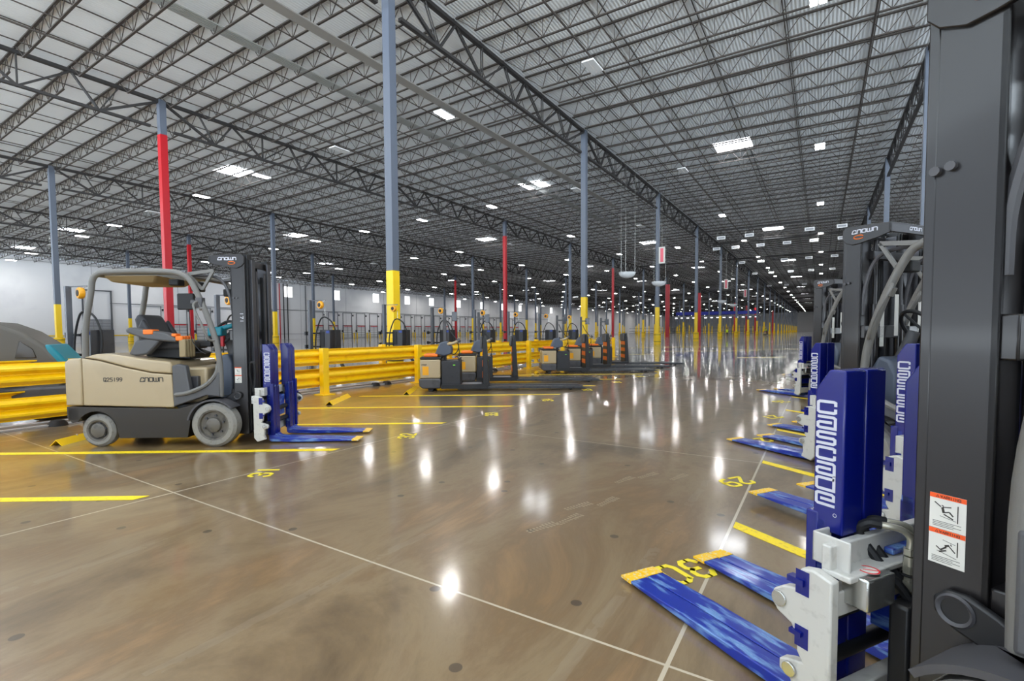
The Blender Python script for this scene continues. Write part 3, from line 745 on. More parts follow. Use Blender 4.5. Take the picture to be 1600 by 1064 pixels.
# ------------------------------------------------------------------ guardrail and chargers
def guardrails():
    prof = [(0, 0), (0, .02), (.05, .045), (.08, .07), (.08, .1), (.05, .125), (.01, .15), (.01, .17), (.05, .195), (.08, .22), (.08, .25), (.05, .275), (0, .3), (0, .32)]
    poly = prof+[(x-.006, z) for x, z in reversed(prof)]
    def run(X, dirx, ys, side, posts=True):
        bm = MB(); L = 3.02
        pts = [(x*dirx, z) for x, z in poly]
        m = len(pts)
        bm.add([(x, 0, z) for x, z in pts]+[(x, L, z) for x, z in pts], [(i, i+m, (i+1) % m+m, (i+1) % m) for i in range(m)])
        first = None
        for n, y in enumerate(ys[:-1]):
            for z, nm in ((.65, 'upper'), (.17, 'lower')):
                if first is None:
                    o = build('guardrail_beam', bm, 'rail'); first = o
                else: o = first.copy(); COL.objects.link(o)
                o.location = (X, y, z)
                tag(o, f'{nm} yellow corrugated guardrail beam, span {["zero","one","two","three","four","five","six","seven","eight","nine"][n]} of the {side} guardrail', 'guardrail', f'{nm} beams of the {side} guardrail')
        t = thing('guardrail_post', '', 'guardrail post')
        KIDS[t.name] = [build('post', MB().box(-.07, .07, -.075, .075, 0, 1.03), 'rail', t, .006), build('base_plate', MB().box(-.16, .16, -.16, .16, 0, .02), 'rail', t)]
        f = True
        for n, y in enumerate(ys):
            o = t if f else dup(t); f = False
            o.location = (X+dirx*.15, y, 0)
            o['label'] = f'yellow guardrail post {["zero","one","two","three","four","five","six","seven","eight","nine"][n]} of the {side} guardrail, counted from the camera'; o['group'] = f'posts of the {side} guardrail'
    run(-9.38, 1, [-2.1, .93, 3.98, 7.03, 10.05, 13.08, 16.1], 'near')
    run(-10.45, -1, [.93, 3.98, 7.03, 10.05, 13.08, 16.1, 19.15, 22.2], 'rear')
    run(-9.38, 1, [19.0, 22.03, 25.06], 'farther')
    mb = MB().box(-9.95, -9.83, -4, 26, 0, .05).box(-9.7, -9.62, -4, 26, 0, .03)
    tag(build('floor_conduit', mb, 'curb', bevel=.005), 'pale conduit strip lying on the floor behind the guardrail', 'conduit')
    for n, y in enumerate((2.6, 5.9, 6.6, 8.9, 9.3, 13.6, 14.4)):
        o = build('cable_cover', MB().lathe([(.001, .09), (.08, .08), (.12, .03), (.13, 0)], (-9.66, y, 0), n=12), 'blk'); tag(o, f'small black cable cover on the floor at the guardrail foot, spot {["one","two","three","four","five","six","seven"][n]}', 'cable cover', 'black cable covers')
guardrails()
def chargers():
    t = thing('battery_charger_stand', '', 'charger')
    k = [build('post', MB().box(-.05, .05, -.05, .05, 0, 2.35), 'dimg', t, .005), build('base_plate', MB().box(-.15, .15, -.15, .15, 0, .02), 'dimg', t),
         build('bracket_arm', MB().box(-.3, .34, .05, .09, 1.33, 1.38).box(-.3, .34, .05, .09, .93, .98).box(.3, .34, .09, .12, .9, 1.4).box(-.3, -.24, .0, .1, 1.3, 1.41).box(-.3, -.24, .0, .1, .9, 1.01), 'mblack', t)]
    bx = build('charger_case', MB().box(.3, .76, .1, .5, .88, 1.46), 'chg', t, .012)
    KIDS[bx.name] = [build('vent_panel', MB().box(.33, .5, .085, .1, .95, 1.4), 'blk', bx), build('blue_label', MB().box(.6, .74, .09, .1, 1.36, 1.43), 'navy', bx)]
    k.append(bx)
    k.append(build('top_arm', MB().beam((0, 0, 2.335), (.52, .16, 2.335), .02, .02), 'dimg', t))
    rl = build('cable_reel', MB().lathe([(.001, -.05), (.1, -.05), (.115, -.03), (.115, .03), (.1, .05), (.001, .05)], (.36, .1, 2.2), 'y', 20), 'gold', t)
    KIDS[rl.name] = [build('reel_hub', MB().lathe([(.001, -.065), (.06, -.06), (.065, -.05)], (.36, .1, 2.2), 'y', 14), 'blk', rl)]
    k.append(rl)
    k.append(build('reel_hook', MB().tube([(.5, .15, 2.33), (.38, .12, 2.28)], .008, 6).tube([(.5, .15, 2.12), (.5, .15, 1.84)], .006, 6), 'steel', t))
    lp = bez([(.5, .12, 1.84), (.4, .06, 1.76), (.26, .02, 1.4), (.22, .0, 1.0), (.28, .0, .7), (.45, .05, .56), (.68, .12, .6), (.82, .22, .85), (.84, .26, 1.3), (.74, .22, 1.65), (.6, .16, 1.8), (.5, .12, 1.84)], 80)
    k.append(build('charging_cable', MB().tube(lp, .021, 7).tube(bez([(.84, .27, 1.0), (.86, .3, .75), (.9, .32, .5), (.98, .34, .4)], 16), .022, 7), 'blk', t))
    k.append(build('plug', MB().beam((.96, .34, .44), (1.06, .36, .28), .1, .06), 'chg', t, .006))
    KIDS[t.name] = k
    ys = (3.74, 6.7, 9.41, 12.4, 14.95, 17.8, 20.6, 23.75, 26.7)
    lab = ['behind the beige forklift seat', 'behind the beige forklift mast', 'between the forklift forks and the near column', 'beside the base of the nearest grey column', 'behind the first pallet truck', 'behind the second pallet truck', 'in line with the red column', 'left of the third pallet truck', 'behind the third pallet truck']
    for n, y in enumerate(ys):
        o = t if n == 0 else dup(t); o.location = (-12.95, y, 0); o['label'] = f'charger post with black case and hanging cable {lab[n]}'; o['group'] = 'battery charger stands behind the guardrail'
chargers()

# ------------------------------------------------------------------ forklift (origin on the floor under the front axle, +x forward, +y left)
def wheel(parent, x, y, r, w, rh, name):
    s = 1 if y > 0 else -1
    t = build(name, MB().lathe([(rh, -w/2), (r-.03, -w/2), (r, -w/2+.03), (r, w/2-.03), (r-.03, w/2), (rh, w/2), (rh, -w/2)], (x, y, r), 'y', 40), 'tyre', parent)
    e = w/2*s
    h = MB().lathe([(rh, e), (rh-.02, e-.005*s), (rh-.03, e-.03*s), (.09, e-.035*s), (.085, e+.0*s), (.06, e+.012*s), (.0005, e+.012*s)], (x, y, r), 'y', 32)
    hb = build('hub', h, 'hub', t)
    lg = MB()
    for k in range(6):
        a = k*pi/3+.3; px, pz = x+.12*rh/.19*cos(a), r+.12*rh/.19*sin(a); lg.cyl((px, y+(w/2-.035)*s, pz), (px, y+(w/2-.008)*s, pz), .014, 8)
    lg_o = build('lug_nut', lg, 'dgrey', t); KIDS[t.name] = [hb, lg_o]
    return t
def make_forklift():
    t = thing('forklift', '', 'forklift'); K = []
    def p(*a, **k): o = build(*a, **k); K.append(o); return o
    # lower chassis skirt with arches
    arch_r = [(-1.42+.25*cos(radians(a)), .19+.25*sin(radians(a))) for a in range(165, -1, -15)]
    arch_f = [(0+.31*cos(radians(a)), .27+.33*sin(radians(a))) for a in range(180, 80, -16)]
    low = [(-1.76, .50), (-1.76, .37), (-1.7, .30)]+[(x, z) for x, z in arch_r if z > .18 and x > -1.66]+[(-1.15, .11), (-.34, .11)]+[(x, z) for x, z in arch_f if z > .2]+[(.06, .60), (-.46, .46)]
    for s in (-1, 1): p('chassis_side', MB().prism(low, s*.5, s*.36), 'skirt', t, bevel=.006)
    p('chassis', MB().box(-1.7, .1, -.36, .36, .14, .46).box(-1.76, -1.6, -.5, .5, .32, .5), 'skirt', t, bevel=.02)
    fd = [(.31*cos(radians(a)), .268+.31*sin(radians(a))) for a in range(168, 40, -6)]+[(.29*cos(radians(a)), .268+.29*sin(radians(a))) for a in range(42, 169, 6)]
    for s in (-1, 1): p('fender', MB().prism(fd, s*.57, s*.36), 'dgrey', t)
    # beige bodywork
    p('counterweight', MB().prism([(-1.77, .51), (-1.57, .51), (-1.57, 1.085), (-1.72, 1.07), (-1.77, 1.03)], -.5, .5), 'beige', t, bevel=.02, seg=3)
    side = [(-1.562, .51), (-.50, .475), (-.485, .5), (-.51, .875), (-.75, .895), (-1.05, .96), (-1.35, 1.045), (-1.562, 1.08)]
    sp_ = p('battery_panel', MB().prism(side, -.5, .5), 'beige', t, bevel=.014, seg=3)
    hood = [(-1.555, 1.088), (-1.35, 1.052), (-1.05, .968), (-.75, .903), (-.505, .884), (-.51, 1.0), (-.54, 1.03), (-.8, 1.06), (-1.25, 1.13), (-1.4, 1.13)]
    p('hood', MB().prism(hood, -.49, .49), 'beige', t, bevel=.022, seg=3)
    for s in (-1, 1):
        u = (1, 0, 0) if s < 0 else (-1, 0, 0); q = MB(); x = (-1.31 if s < 0 else -1.09); text(q, 'Q25199', (x, s*.5, .80), u, (0, 0, 1), .042, .026, .012, .008, .002)
        text(q, 'qrown', ((-.88 if s < 0 else -.62), s*.5, .795), u, (0, 0, 1), .046, .042, .012, .011, .002)
        lt = build('lettering', q, 'bletter', sp_, smooth=False); KIDS.setdefault(sp_.name, []).append(lt)
    # operator floor, step cowl and front cowl
    for s in (-1, 1):
        p('step_cowl', MB().prism([(-.5, .48), (-.5, .98), (-.44, 1.0), (-.34, .98), (-.3, .68), (-.12, .72), (.0, .82), (.03, .9), (.06, .9), (.06, .6), (-.1, .62), (-.46, .5)], s*.5, s*.42), 'plast', t, bevel=.012)
        p('step_trim', MB().tube(bez([(-.47, s*.5, .63), (-.3, s*.51, .66), (-.1, s*.5, .75), (.01, s*.48, .88), (.03, s*.46, 1.0)], 20), .026, 8), 'guard', t)
    p('floor_plate', MB().box(-.5, .1, -.42, .42, .44, .5), 'mblack', t)
    p('battery_box', MB().box(-.48, -.2, -.3, .3, .5, .95), 'beige', t, bevel=.03)
    p('control_module', MB().box(-.42, -.28, -.36, -.2, .62, .84).box(-.2, -.1, -.3, -.15, .55, .8), 'dgrey', t, bevel=.01)
    p('front_cowl', MB().prism([(-.12, .5), (-.12, .95), (-.06, 1.08), (.04, 1.12), (.1, 1.0), (.1, .4), (-.05, .4)], -.28, .28), 'blueg', t, bevel=.03, seg=3)
    p('steering_column', MB().tube([(.02, 0, 1.0), (-.1, 0, 1.34)], [.07, .045], 12), 'plast', t)
    c = Vector((-.15, 0, 1.37)); n = Vector((-.35, -.75, .56)).normalized(); e1 = n.cross(Vector((0, 0, 1))).normalized(); e2 = n.cross(e1)
    ring = [c+e1*(.19*cos(a*pi/14))+e2*(.19*sin(a*pi/14)) for a in range(28)]
    sw = MB().tube(ring, .018, 8, closed=True)
    for a in (0, 10, 19): sw.tube([c, ring[a]], .012, 6)
    p('steering_wheel', sw, 'blk', t)
    # seat
    st = build('seat', MB().box(-.98, -.46, -.24, .24, 1.17, 1.28), 'seat', t, bevel=.04, seg=3); K.append(st)
    bk = [(-1.02, 1.2), (-.86, 1.22), (-.98, 1.5), (-1.04, 1.6), (-1.1, 1.62), (-1.14, 1.55), (-1.1, 1.3)]
    p('seat_back', MB().prism(bk, -.2, .2), 'seat', t, bevel=.04, seg=3)
    for s in (-1, 1): p('seat_bolster', MB().prism([(-.98, 1.2), (-.82, 1.22), (-.9, 1.4), (-1.0, 1.56), (-1.08, 1.4)], s*.27, s*.2), 'seat', t, bevel=.03, seg=3)
    p('seat_base', MB().prism([(-1.0, 1.08), (-.45, 1.05), (-.42, 1.12), (-.6, 1.18), (-.95, 1.18)], -.22, .22), 'blk', t, bevel=.01)
    p('control_pod', MB().prism([(-1.1, 1.42), (-1.05, 1.45), (-.62, 1.38), (-.48, 1.3), (-.5, 1.26), (-.85, 1.3), (-1.08, 1.38)], -.42, -.27).prism([(-1.08, 1.12), (-1.0, 1.1), (-.85, 1.12), (-.7, 1.28), (-.8, 1.32), (-1.0, 1.28)], -.4, -.3), 'plast', t, bevel=.02)
    p('orange_button', MB().box(-.88, -.76, -.427, -.3, 1.36, 1.42).box(-.56, -.5, -.4, -.3, 1.33, 1.37), 'orange', t, bevel=.01)
    lv = MB(); tp = MB()
    for k in range(4):
        y = -.40+k*.055; lv.box(-.46, -.38, y-.02, y+.02, 1.08, 1.3); tp.box(-.5, -.41, y-.022, y+.022, 1.28, 1.34)
    p('lever_boot', lv, 'tan', t, bevel=.012); p('lever_knob', tp, 'orange', t, bevel=.015, seg=3)
    # overhead guard
    for s in (-1, 1):
        pts = [(-1.56, s*.44, 1.06), (-1.545, s*.45, 1.25), (-1.52, s*.46, 1.5), (-1.45, s*.46, 1.85), (-1.42, s*.46, 2.02), (-1.36, s*.45, 2.09), (-1.25, s*.45, 2.11), (-.9, s*.45, 2.12), (-.5, s*.45, 2.11), (-.36, s*.45, 2.07), (-.26, s*.45, 1.98), (-.12, s*.46, 1.68), (.0, s*.46, 1.32), (.05, s*.46, 1.0), (.05, s*.46, .6)]
        p('guard_leg', MB().tube(bez(pts, 56), .034, 10), 'guard', t)
        g = [(-.33, s*.47, 1.86), (-.3, s*.56, 1.84), (-.16, s*.57, 1.55), (-.1, s*.52, 1.42), (-.04, s*.47, 1.42)]
        p('grab_bar', MB().tube(bez([(-.16, s*.46, 1.76), (-.19, s*.55, 1.7), (-.08, s*.57, 1.45), (-.03, s*.54, 1.3), (.02, s*.47, 1.28)], 20), .014, 8).tube([(-.16, s*.46, 1.73), (-.13, s*.46, 1.66)], .042, 8), 'guard', t)
    rb = MB().tube([(-1.36, -.45, 2.08), (-1.36, .45, 2.08)], .03, 8).tube([(-.36, -.45, 2.07), (-.36, .45, 2.07)], .03, 8)
    p('roof_bar', rb, 'guard', t)
    rs = MB()
    for k in range(6): rs.box(-1.32, -.4, -.36+k*.144-.025, -.36+k*.144+.025, 2.09, 2.11)
    p('roof_slat', rs, 'guard', t)
    p('roof_lining', MB().add([(-1.34, -.42, 2.075), (-.7, -.42, 2.075), (-.7, .42, 2.075), (-1.34, .42, 2.075), (-1.28, -.36, 2.0), (-.8, -.3, 1.99), (-.8, .3, 1.99), (-1.28, .36, 2.0)], [(0, 1, 2, 3), (4, 5, 6, 7), (0, 1, 5, 4), (1, 2, 6, 5), (2, 3, 7, 6), (3, 0, 4, 7)]), 'tan', t, bevel=.02)
    for bb in ((-.62, -.5, -.32, -.18, 1.96, 2.04), (-.24, -.14, .2, .34, 1.86, 1.96), (-.3, -.2, -.4, -.26, 1.88, 2.0)): p('work_light', MB().box(*bb), 'blk', t, bevel=.015)
    lo = MB().add([(-.36, -.42, 2.1), (-.1, -.42, 2.16), (-.1, -.36, 2.16), (-.36, -.36, 2.1)], [(0, 1, 2, 3)])
    for s in (-1, 1):
        p('guard_gusset', MB().beam((-.32, s*.4, 2.09), (-.02, s*.4, 2.13), .03, .04).beam((-.02, s*.4, 2.13), (-.16, s*.4, 1.9), .03, .03).beam((-.16, s*.4, 1.9), (-.32, s*.4, 2.09), .03, .03), 'guard', t)
        p('guard_brace', MB().tube(bez([(-.36, s*.36, 2.08), (-.05, s*.34, 2.06), (.08, s*.33, 1.95), (.15, s*.33, 1.7), (.16, s*.33, 1.5)], 20), .018, 8), 'dgrey', t)
    # wheels
    for y in (-.47, .47): K.append(wheel(t, 0, y, .268, .18, .185, 'front_wheel'))
    for y in (-.40, .40): K.append(wheel(t, -1.43, y, .2, .14, .135, 'rear_wheel'))
    # mast
    for s in (-1, 1):
        ra = MB().box(.155, .32, s*.34, s*.36, .12, 2.3).box(.3, .328, s*.362, s*.25, .12, 2.3).box(.155, .175, s*.36, s*.25, .12, 2.3)
        p('mast_rail', ra, 'mast', t, bevel=.004)
        inn = MB().box(.16, .34, s*.3, s*.322, .15, 2.33).box(.325, .345, s*.322, s*.21, .15, 2.33).box(.16, .18, s*.322, s*.22, .15, 2.33)
        p('inner_rail', inn, 'mblack', t, bevel=.003)
        p('carriage_rail', MB().box(.2, .37, s*.245, s*.265, .2, 2.28).box(.352, .372, s*.265, s*.17, .2, 2.28), 'grease', t, bevel=.003)
        p('lift_cylinder', MB().cyl((.13, s*.2, .2), (.13, s*.2, 1.6), .035, 14).cyl((.13, s*.2, 1.6), (.13, s*.2, 2.2), .02, 12), 'mast', t)
        hs = MB()
        for q in range(3): hs.tube([(.3, s*(.12+q*.035), .5), (.3, s*(.12+q*.035), 2.1)], .013, 6)
        p('mast_hose', hs, 'blk', t)
        p('mast_bolt', MB().cyl((.265, s*.36, 1.805), (.265, s*.375, 1.805), .013, 10).cyl((.3, s*.36, 1.8), (.3, s*.375, 1.8), .013, 10) if s > 0 else MB().cyl((.19, s*.36, 1.8), (.19, s*.372, 1.8), .011, 10).cyl((.23, s*.36, 1.8), (.23, s*.372, 1.8), .011, 10), 'dgrey', t)
        p('lift_chain', MB().box(.345, .36, s*.09, s*.13, .6, 2.15), 'grease', t)
    hdp = [(.33, 2.3), (.33, 2.22), (.3, 2.185), (.24, 2.16), (.18, 2.165), (.0, 2.2), (-.09, 2.23), (-.09, 2.31), (.0, 2.325), (.3, 2.335)]
    hd = MB()
    for s in (-1, 1): hd.prism(hdp, s*.375, s*.355)
    hd.box(-.09, -.07, -.375, .375, 2.23, 2.315); hd.box(-.09, .1, -.37, .37, 2.3, 2.318)
    h = build('mast_header', hd, 'mast', t, bevel=.004); K.append(h)
    q = MB(); ql = MB()
    for s in (-1, 1):
        u = (1, 0, 0) if s < 0 else (-1, 0, 0)
        text(q, 'qrown', ((.02 if s < 0 else .24), s*.376, 2.262), u, (0, 0, 1), .03, .034, .01, .008, .0015)
        for a0, a1 in ((-150, 0), (0, 150)):
            pts = [(.18+.045*cos(radians(a)), s*.377, 2.225+.017*sin(radians(a))) for a in range(a0, a1+1, 25)]; ql.tube(pts, .004, 5)
    text(q, 'qrown', (-.092, .1, 2.262), (0, -1, 0), (0, 0, 1), .026, .028, .009, .006, .0015)
    KIDS[h.name] = [build('lettering', q, 'letter', h, smooth=False), build('logo_swoosh', ql, 'orange', h)]
    for bb in ((.12, .16, -.35, .35, 1.28, 1.4), (.12, .16, -.35, .35, .55, .68), (.3, .33, -.3, .3, 2.2, 2.28), (.11, .16, -.25, .25, 2.02, 2.1)): p('mast_crossmember', MB().box(*bb), 'mast', t, bevel=.006)
    for s in (-1, 1):
        arm = MB().prism([(-.2, .47), (.03, .56), (.12, .62), (.19, .648), (.235, .645), (.265, .615), (.262, .575), (.22, .545), (.08, .5), (-.2, .36)], s*.39, s*.365)
        p('tilt_bracket', arm, 'mblack', t, bevel=.008)
        p('pivot_ring', MB().lathe([(.032, .0), (.04, .007), (.045, 0), (.032, -.004)], (.212, s*.392, .598), 'y', 28, s), 'dgrey', t)
    p('data_plate', MB().box(.118, .1215, -.16, -.1, 1.3, 1.7).box(.12, .124, .06, .12, 1.2, 1.6), 'decal', t)
    def decal(s, x0, z0, w, hh):
        u = (1, 0, 0) if s < 0 else (-1, 0, 0)
        for i in range(2):
            o = MB(); b = MB(); zt = z0-i*hh; dc = build('warning_decal', MB().box(x0, x0+w, s*.3601, s*.3615, zt-hh+.001, zt), 'decal', t, smooth=False); K.append(dc); o.box(x0, x0+w, s*.3615, s*.3622, zt-hh*.13, zt)
            ox = x0+w*.3 if s < 0 else x0+w*.7
            text(b, 'WARNING', (ox, s*.3622, zt-hh*.1), u, (0, 0, 1), hh*.065, w*.06, w*.022, w*.014, .0006)
            def X(f): return x0+w*f if s < 0 else x0+w*(1-f)
            def L(x1, z1, x2, z2, st): b.beam((X(x1), s*.362, zt-hh*z1), (X(x2), s*.362, zt-hh*z2), st*w, .0008, up=(0, 1, 0))
            L(.18, .1, .22, .035, .012); L(.22, .035, .26, .1, .012); L(.18, .1, .26, .1, .012)
            if i == 0:
                L(.14, .25, .32, .36, .03); L(.36, .36, .6, .32, .03); L(.36, .37, .4, .52, .07); L(.4, .55, .66, .64, .035); L(.42, .5, .55, .46, .04); L(.55, .46, .66, .56, .04); L(.36, .33, .37, .31, .06); L(.78, .24, .78, .72, .025); L(.3, .62, .74, .68, .01)
            else:
                L(.22, .5, .34, .58, .03); L(.34, .58, .5, .46, .05); L(.46, .44, .58, .4, .06); L(.62, .38, .64, .37, .06); L(.58, .42, .74, .56, .03); L(.3, .64, .5, .56, .04); L(.8, .24, .8, .66, .025); L(.24, .62, .78, .72, .012); L(.4, .28, .74, .34, .01)
            for r in range(4): L(.1, .78+r*.045, .88-(r % 2)*.2, .78+r*.045, .011)
            KIDS[dc.name] = [build('orange_band', o, 'dorange', dc, smooth=False), build('pictogram', b, 'bletter', dc, smooth=False)]
    decal(-1, .175, .95, .08, .098); decal(1, .207, .9, .083, .1)
    nb = MB(); text(nb, '171', (.262, -.3605, 1.62), (0, 0, -1), (1, 0, 0), .034, .03, .014, .007, .001)
    p('number_decal', nb, 'letter', t)
    # carriage (fork positioner) - its heel plane is x = .62
    X = .62
    def pc(*a, **k): o = build(*a, **k); K.append(o); CAR.append(o); return o
    cb = MB().box(X-.13, X-.1, -.48, .48, .60, .68).box(X-.19, X-.1, -.48, .48, .585, .605).box(X-.15, X-.1, -.5, .5, .46, .54).box(X-.15, X-.1, -.5, .5, .1, .2)
    pc('carriage_bar', cb, 'white', t, bevel=.005)
    for s in (-1, 1):
        hk = [(X-.16, .1), (X-.16, .585), (X-.1, .6), (X-.06, .59), (X-.05, .57), (X-.05, .52), (X+.0, .505), (X+.035, .48), (X+.045, .44), (X+.02, .41), (X-.03, .39), (X-.05, .35), (X-.05, .31), (X-.07, .28), (X-.02, .265), (X+.01, .25), (X+.01, .215), (X-.03, .2), (X-.04, .14), (X-.02, .08), (X-.12, .05)]
        sp2 = build('carriage_side_plate', MB().prism(hk, s*.52, s*.48), 'white', t, bevel=.006); K.append(sp2); CAR.append(sp2)
        KIDS[sp2.name] = [build('pivot_pin', MB().cyl((X+.012, s*.47, .455), (X+.012, s*.527, .455), .026, 20), 'steel', sp2, .002), build('pivot_pin', MB().cyl((X-.03, s*.47, .235), (X-.03, s*.53, .235), .024, 20), 'steel', sp2, .002),
                          build('blue_slot', MB().box(X-.09, X-.045, s*.5205, s*.5215, .505, .585).box(X-.09, X-.045, s*.5205, s*.5215, .33, .40).box(X-.075, X-.02, s*.5, s*.53, .535, .555).box(X-.07, X-.03, s*.5, s*.53, .365, .38), 'blue', sp2)]
        lb = MB().box(X-.17, X-.05, s*.44, s*.45, .6, .7).box(X-.17, X-.05, s*.36, s*.45, .6, .608).box(X-.06, X-.05, s*.36, s*.45, .6, .7)
        pc('end_bracket', lb, 'white', t, bevel=.01)
        pc('bracket_block', MB().box(X-.22, X-.14, s*.3, s*.44, .5, .6), 'steel', t, bevel=.006)
    cy = MB().cyl((X-.05, -.46, .40), (X-.05, .46, .40), .03, 14).cyl((X-.05, -.46, .25), (X-.05, .46, .25), .03, 14)
    pc('positioner_cylinder', cy, 'mblack', t)
    ns = MB().lathe([(.001, .0), (.03, .0)], (X-.18, .37, .6065), 'z', 20); 
    sn = build('no_step_sign', MB().lathe([(.03, .001), (.03, .002), (.001, .002)], (X-.18, .37, .604), 'z', 20), 'decal', t); K.append(sn); CAR.append(sn)
    KIDS[sn.name] = [build('red_ring', MB().lathe([(.03, .0021), (.03, .003), (.025, .003), (.025, .0021)], (X-.18, .37, .604), 'z', 24).beam((X-.2, .35, .6065), (X-.16, .39, .6065), .004, .001), 'redl', sn)]
    pc('blue_stop_plate', MB().box(X-.16, X-.13, -.2, .2, .61, .63).box(X-.13, X-.05, -.12, .12, .3, .56), 'blade', t, bevel=.004)
    lk = MB().box(X-.22, X-.19, .08, .24, .3, .5).box(X-.26, X-.2, .18, .3, .05, .5).box(X-.26, X-.2, -.3, -.18, .05, .5); pc('lift_bracket', lk, 'mblack', t, bevel=.01)
    for k, y in enumerate((.205, .16)):
        hp = MB(); x = X-.21+k*.01
        hp.cyl((x, y, .52), (x, y, .55), .02, 6).cyl((x, y, .55), (x, y, .57), .017, 6).cyl((x, y, .575), (x, y, .60), .021, 6).cyl((x, y, .60), (x, y, .63), .018, 12).cyl((x, y, .635), (x, y, .655), .02, 6)
        hp.tube(bez([(x, y, .655), (x-.0, y, .69), (x+.02, y+.02, .715), (x+.06, y+.05, .72)], 14), .012, 10)
        pc('hose_fitting', hp, 'zinc', t)
        pc('steel_line', MB().tube(bez([(x, y, .52), (x, y, .33), (x, y, .2), (x-.02, y+.03, .13), (x-.04, y+.08, .09)], 24), .011, 8), 'brass', t)
        pc('hydraulic_hose', MB().tube(bez([(x+.06, y+.05, .72), (x+.09, y+.075, .72), (x+.11, y+.08, .68), (x+.06, y+.06, .6), (x-.02, y+.02, .48), (x-.03, y, .3)], 30), .015, 8), 'blk', t)
        pc('cable_tie', MB().tube([(x+.024*cos(a), y+.024*sin(a), .57+.065*(a > 9)) for a in [j*.7 for j in range(9)]], .003, 5, closed=True), 'blk', t)
    pc('top_hose', MB().tube(bez([(X-.25, -.3, .62), (X-.27, -.34, .86), (X-.24, -.37, 1.0), (X-.2, -.37, .98), (X-.2, -.36, .8), (X-.22, -.36, .65)], 40), .016, 8), 'blk', t)
    # forks: two pairs of twin tines with tall load guards
    for s in (-1, 1):
        for k in (0, 1):
            y0 = s*(.375-k*.115); y1 = s*(.268-k*.115)
            a, b = min(y0, y1), max(y0, y1)
            L = 1.05 if k == 0 else 1.055
            pf = [(X-.045, .04), (X-.02, .02), (X+.3, .012), (X+L, .022), (X+L, .03), (X+.6, .052), (X+.08, .065), (X+.03, .075), (X, .1), (X, .72), (X-.045, .72)]
            fk = build('fork_tine', MB().prism([(x, z) for x, z in pf if x <= X+.1 or True], a, b), 'blade' if True else 'blue', t, bevel=.005); K.append(fk); FK.append((fk, s))
            tipv = MB().add([(X+L-.08, a-.001, .036), (X+L-.02, a+.012, .034), (X+L+.002, a+.03, .032), (X+L+.002, b-.03, .032), (X+L-.02, b-.012, .034), (X+L-.08, b+.001, .036)], [(0, 1, 2, 3, 4, 5)])
            tp_ = MB().prism([(X+L-.08, .018), (X+L+.003, .02), (X+L+.003, .032), (X+L-.08, .0365)], a-.001, b+.001)
            sh = build('shank', MB().box(X-.06, X+.004, a+.0, b-.0, .1, 1.0 if False else .7), 'blue', fk, bevel=.006)
            KIDS[fk.name] = [build('yellow_tip', tp_, 'tipy', fk), sh]
            # guard upright
            up = MB().prism([(X-.1, .68), (X, .68), (X, 1.16), (X-.045, 1.23), (X-.1, 1.23)], a, b)
            g = build('load_guard', up, 'blue', t, bevel=.007, seg=3); K.append(g); FK.append((g, s))
            if k == 0:
                q = MB(); u = (0, 0, -1)
                # reads downwards, letter tops toward the fork tips on the left side, mirrored order on the right
                for ci, ch in enumerate('cascade'):
                    if s > 0: text(q, ch, (X-.012, s*.3755, 1.085-ci*.052), (-1, 0, 0), (0, 0, 1), .037, .058, 0, .0095, .001)
                    else: text(q, ch, (X-.075, s*.3755, 1.085-ci*.052), (1, 0, 0), (0, 0, 1), .037, .058, 0, .0095, .001)
                KIDS[g.name] = [build('lettering', q, 'letter', g, smooth=False), build('registered_mark', MB().lathe([(.005, 0), (.0065, .001), (.005, .001)], (X-.075, s*.3755, .745), 'y', 12, s), 'letter', g)]
        # outer shank strip seen below the guard
        sk = build('shank_stop', MB().box(X-.02, X+.022, s*.378-.0 if s > 0 else s*.378, s*.34, .1, .74), 'blue', t, bevel=.005); K.append(sk); FK.append((sk, s))
    KIDS[t.name] = K
    return t
CAR = []; FK = []
FL = make_forklift()
FL.location = (-6.44, 3.54, 0); FL.rotation_euler = (0, 0, radians(34))
FL['label'] = 'beige and dark grey forklift with blue forks parked at the yellow guardrail'; FL['group'] = 'parked forklifts'
def heel(o, ang):   # origin from the heel-line centre
    a = radians(ang); return (o[0]-.62*cos(a), o[1]-.62*sin(a), 0)
for (hx, hy, ang), lb, dz in (((.19, 2.31, 147), 'forklift at the right frame edge, only its tall dark mast and blue forks showing', 0),
                              ((.60, 3.99, 143), 'forklift behind the right edge mast, showing a raised blue cascade guard and white carriage', .05),
                              ((.12, 6.28, 146), 'forklift at the right with whole grey mast, curved guard tube and grey wheel visible', 0),
                              ((.46, 7.6, 147), 'forklift mostly hidden behind the grey-masted forklift, blue fork tips showing', 0),
                              ((-.15, 12.0, 142), 'farther forklift on the right with small mast and slim blue guard', 0),
                              ((.1, 16.8, 146), 'farthest right-hand forklift, only thin blue fork tips showing', 0)):
    o = dup(FL, heel((hx, hy), ang), radians(ang), lb)
    if dz:
        for c in o.children:
            if c.name.split('.')[0] in ('fork_tine', 'load_guard', 'shank_stop', 'carriage_bar', 'carriage_side_plate', 'end_bracket', 'bracket_block', 'positioner_cylinder', 'blue_stop_plate', 'no_step_sign', 'hose_fitting'): c.location.z += dz
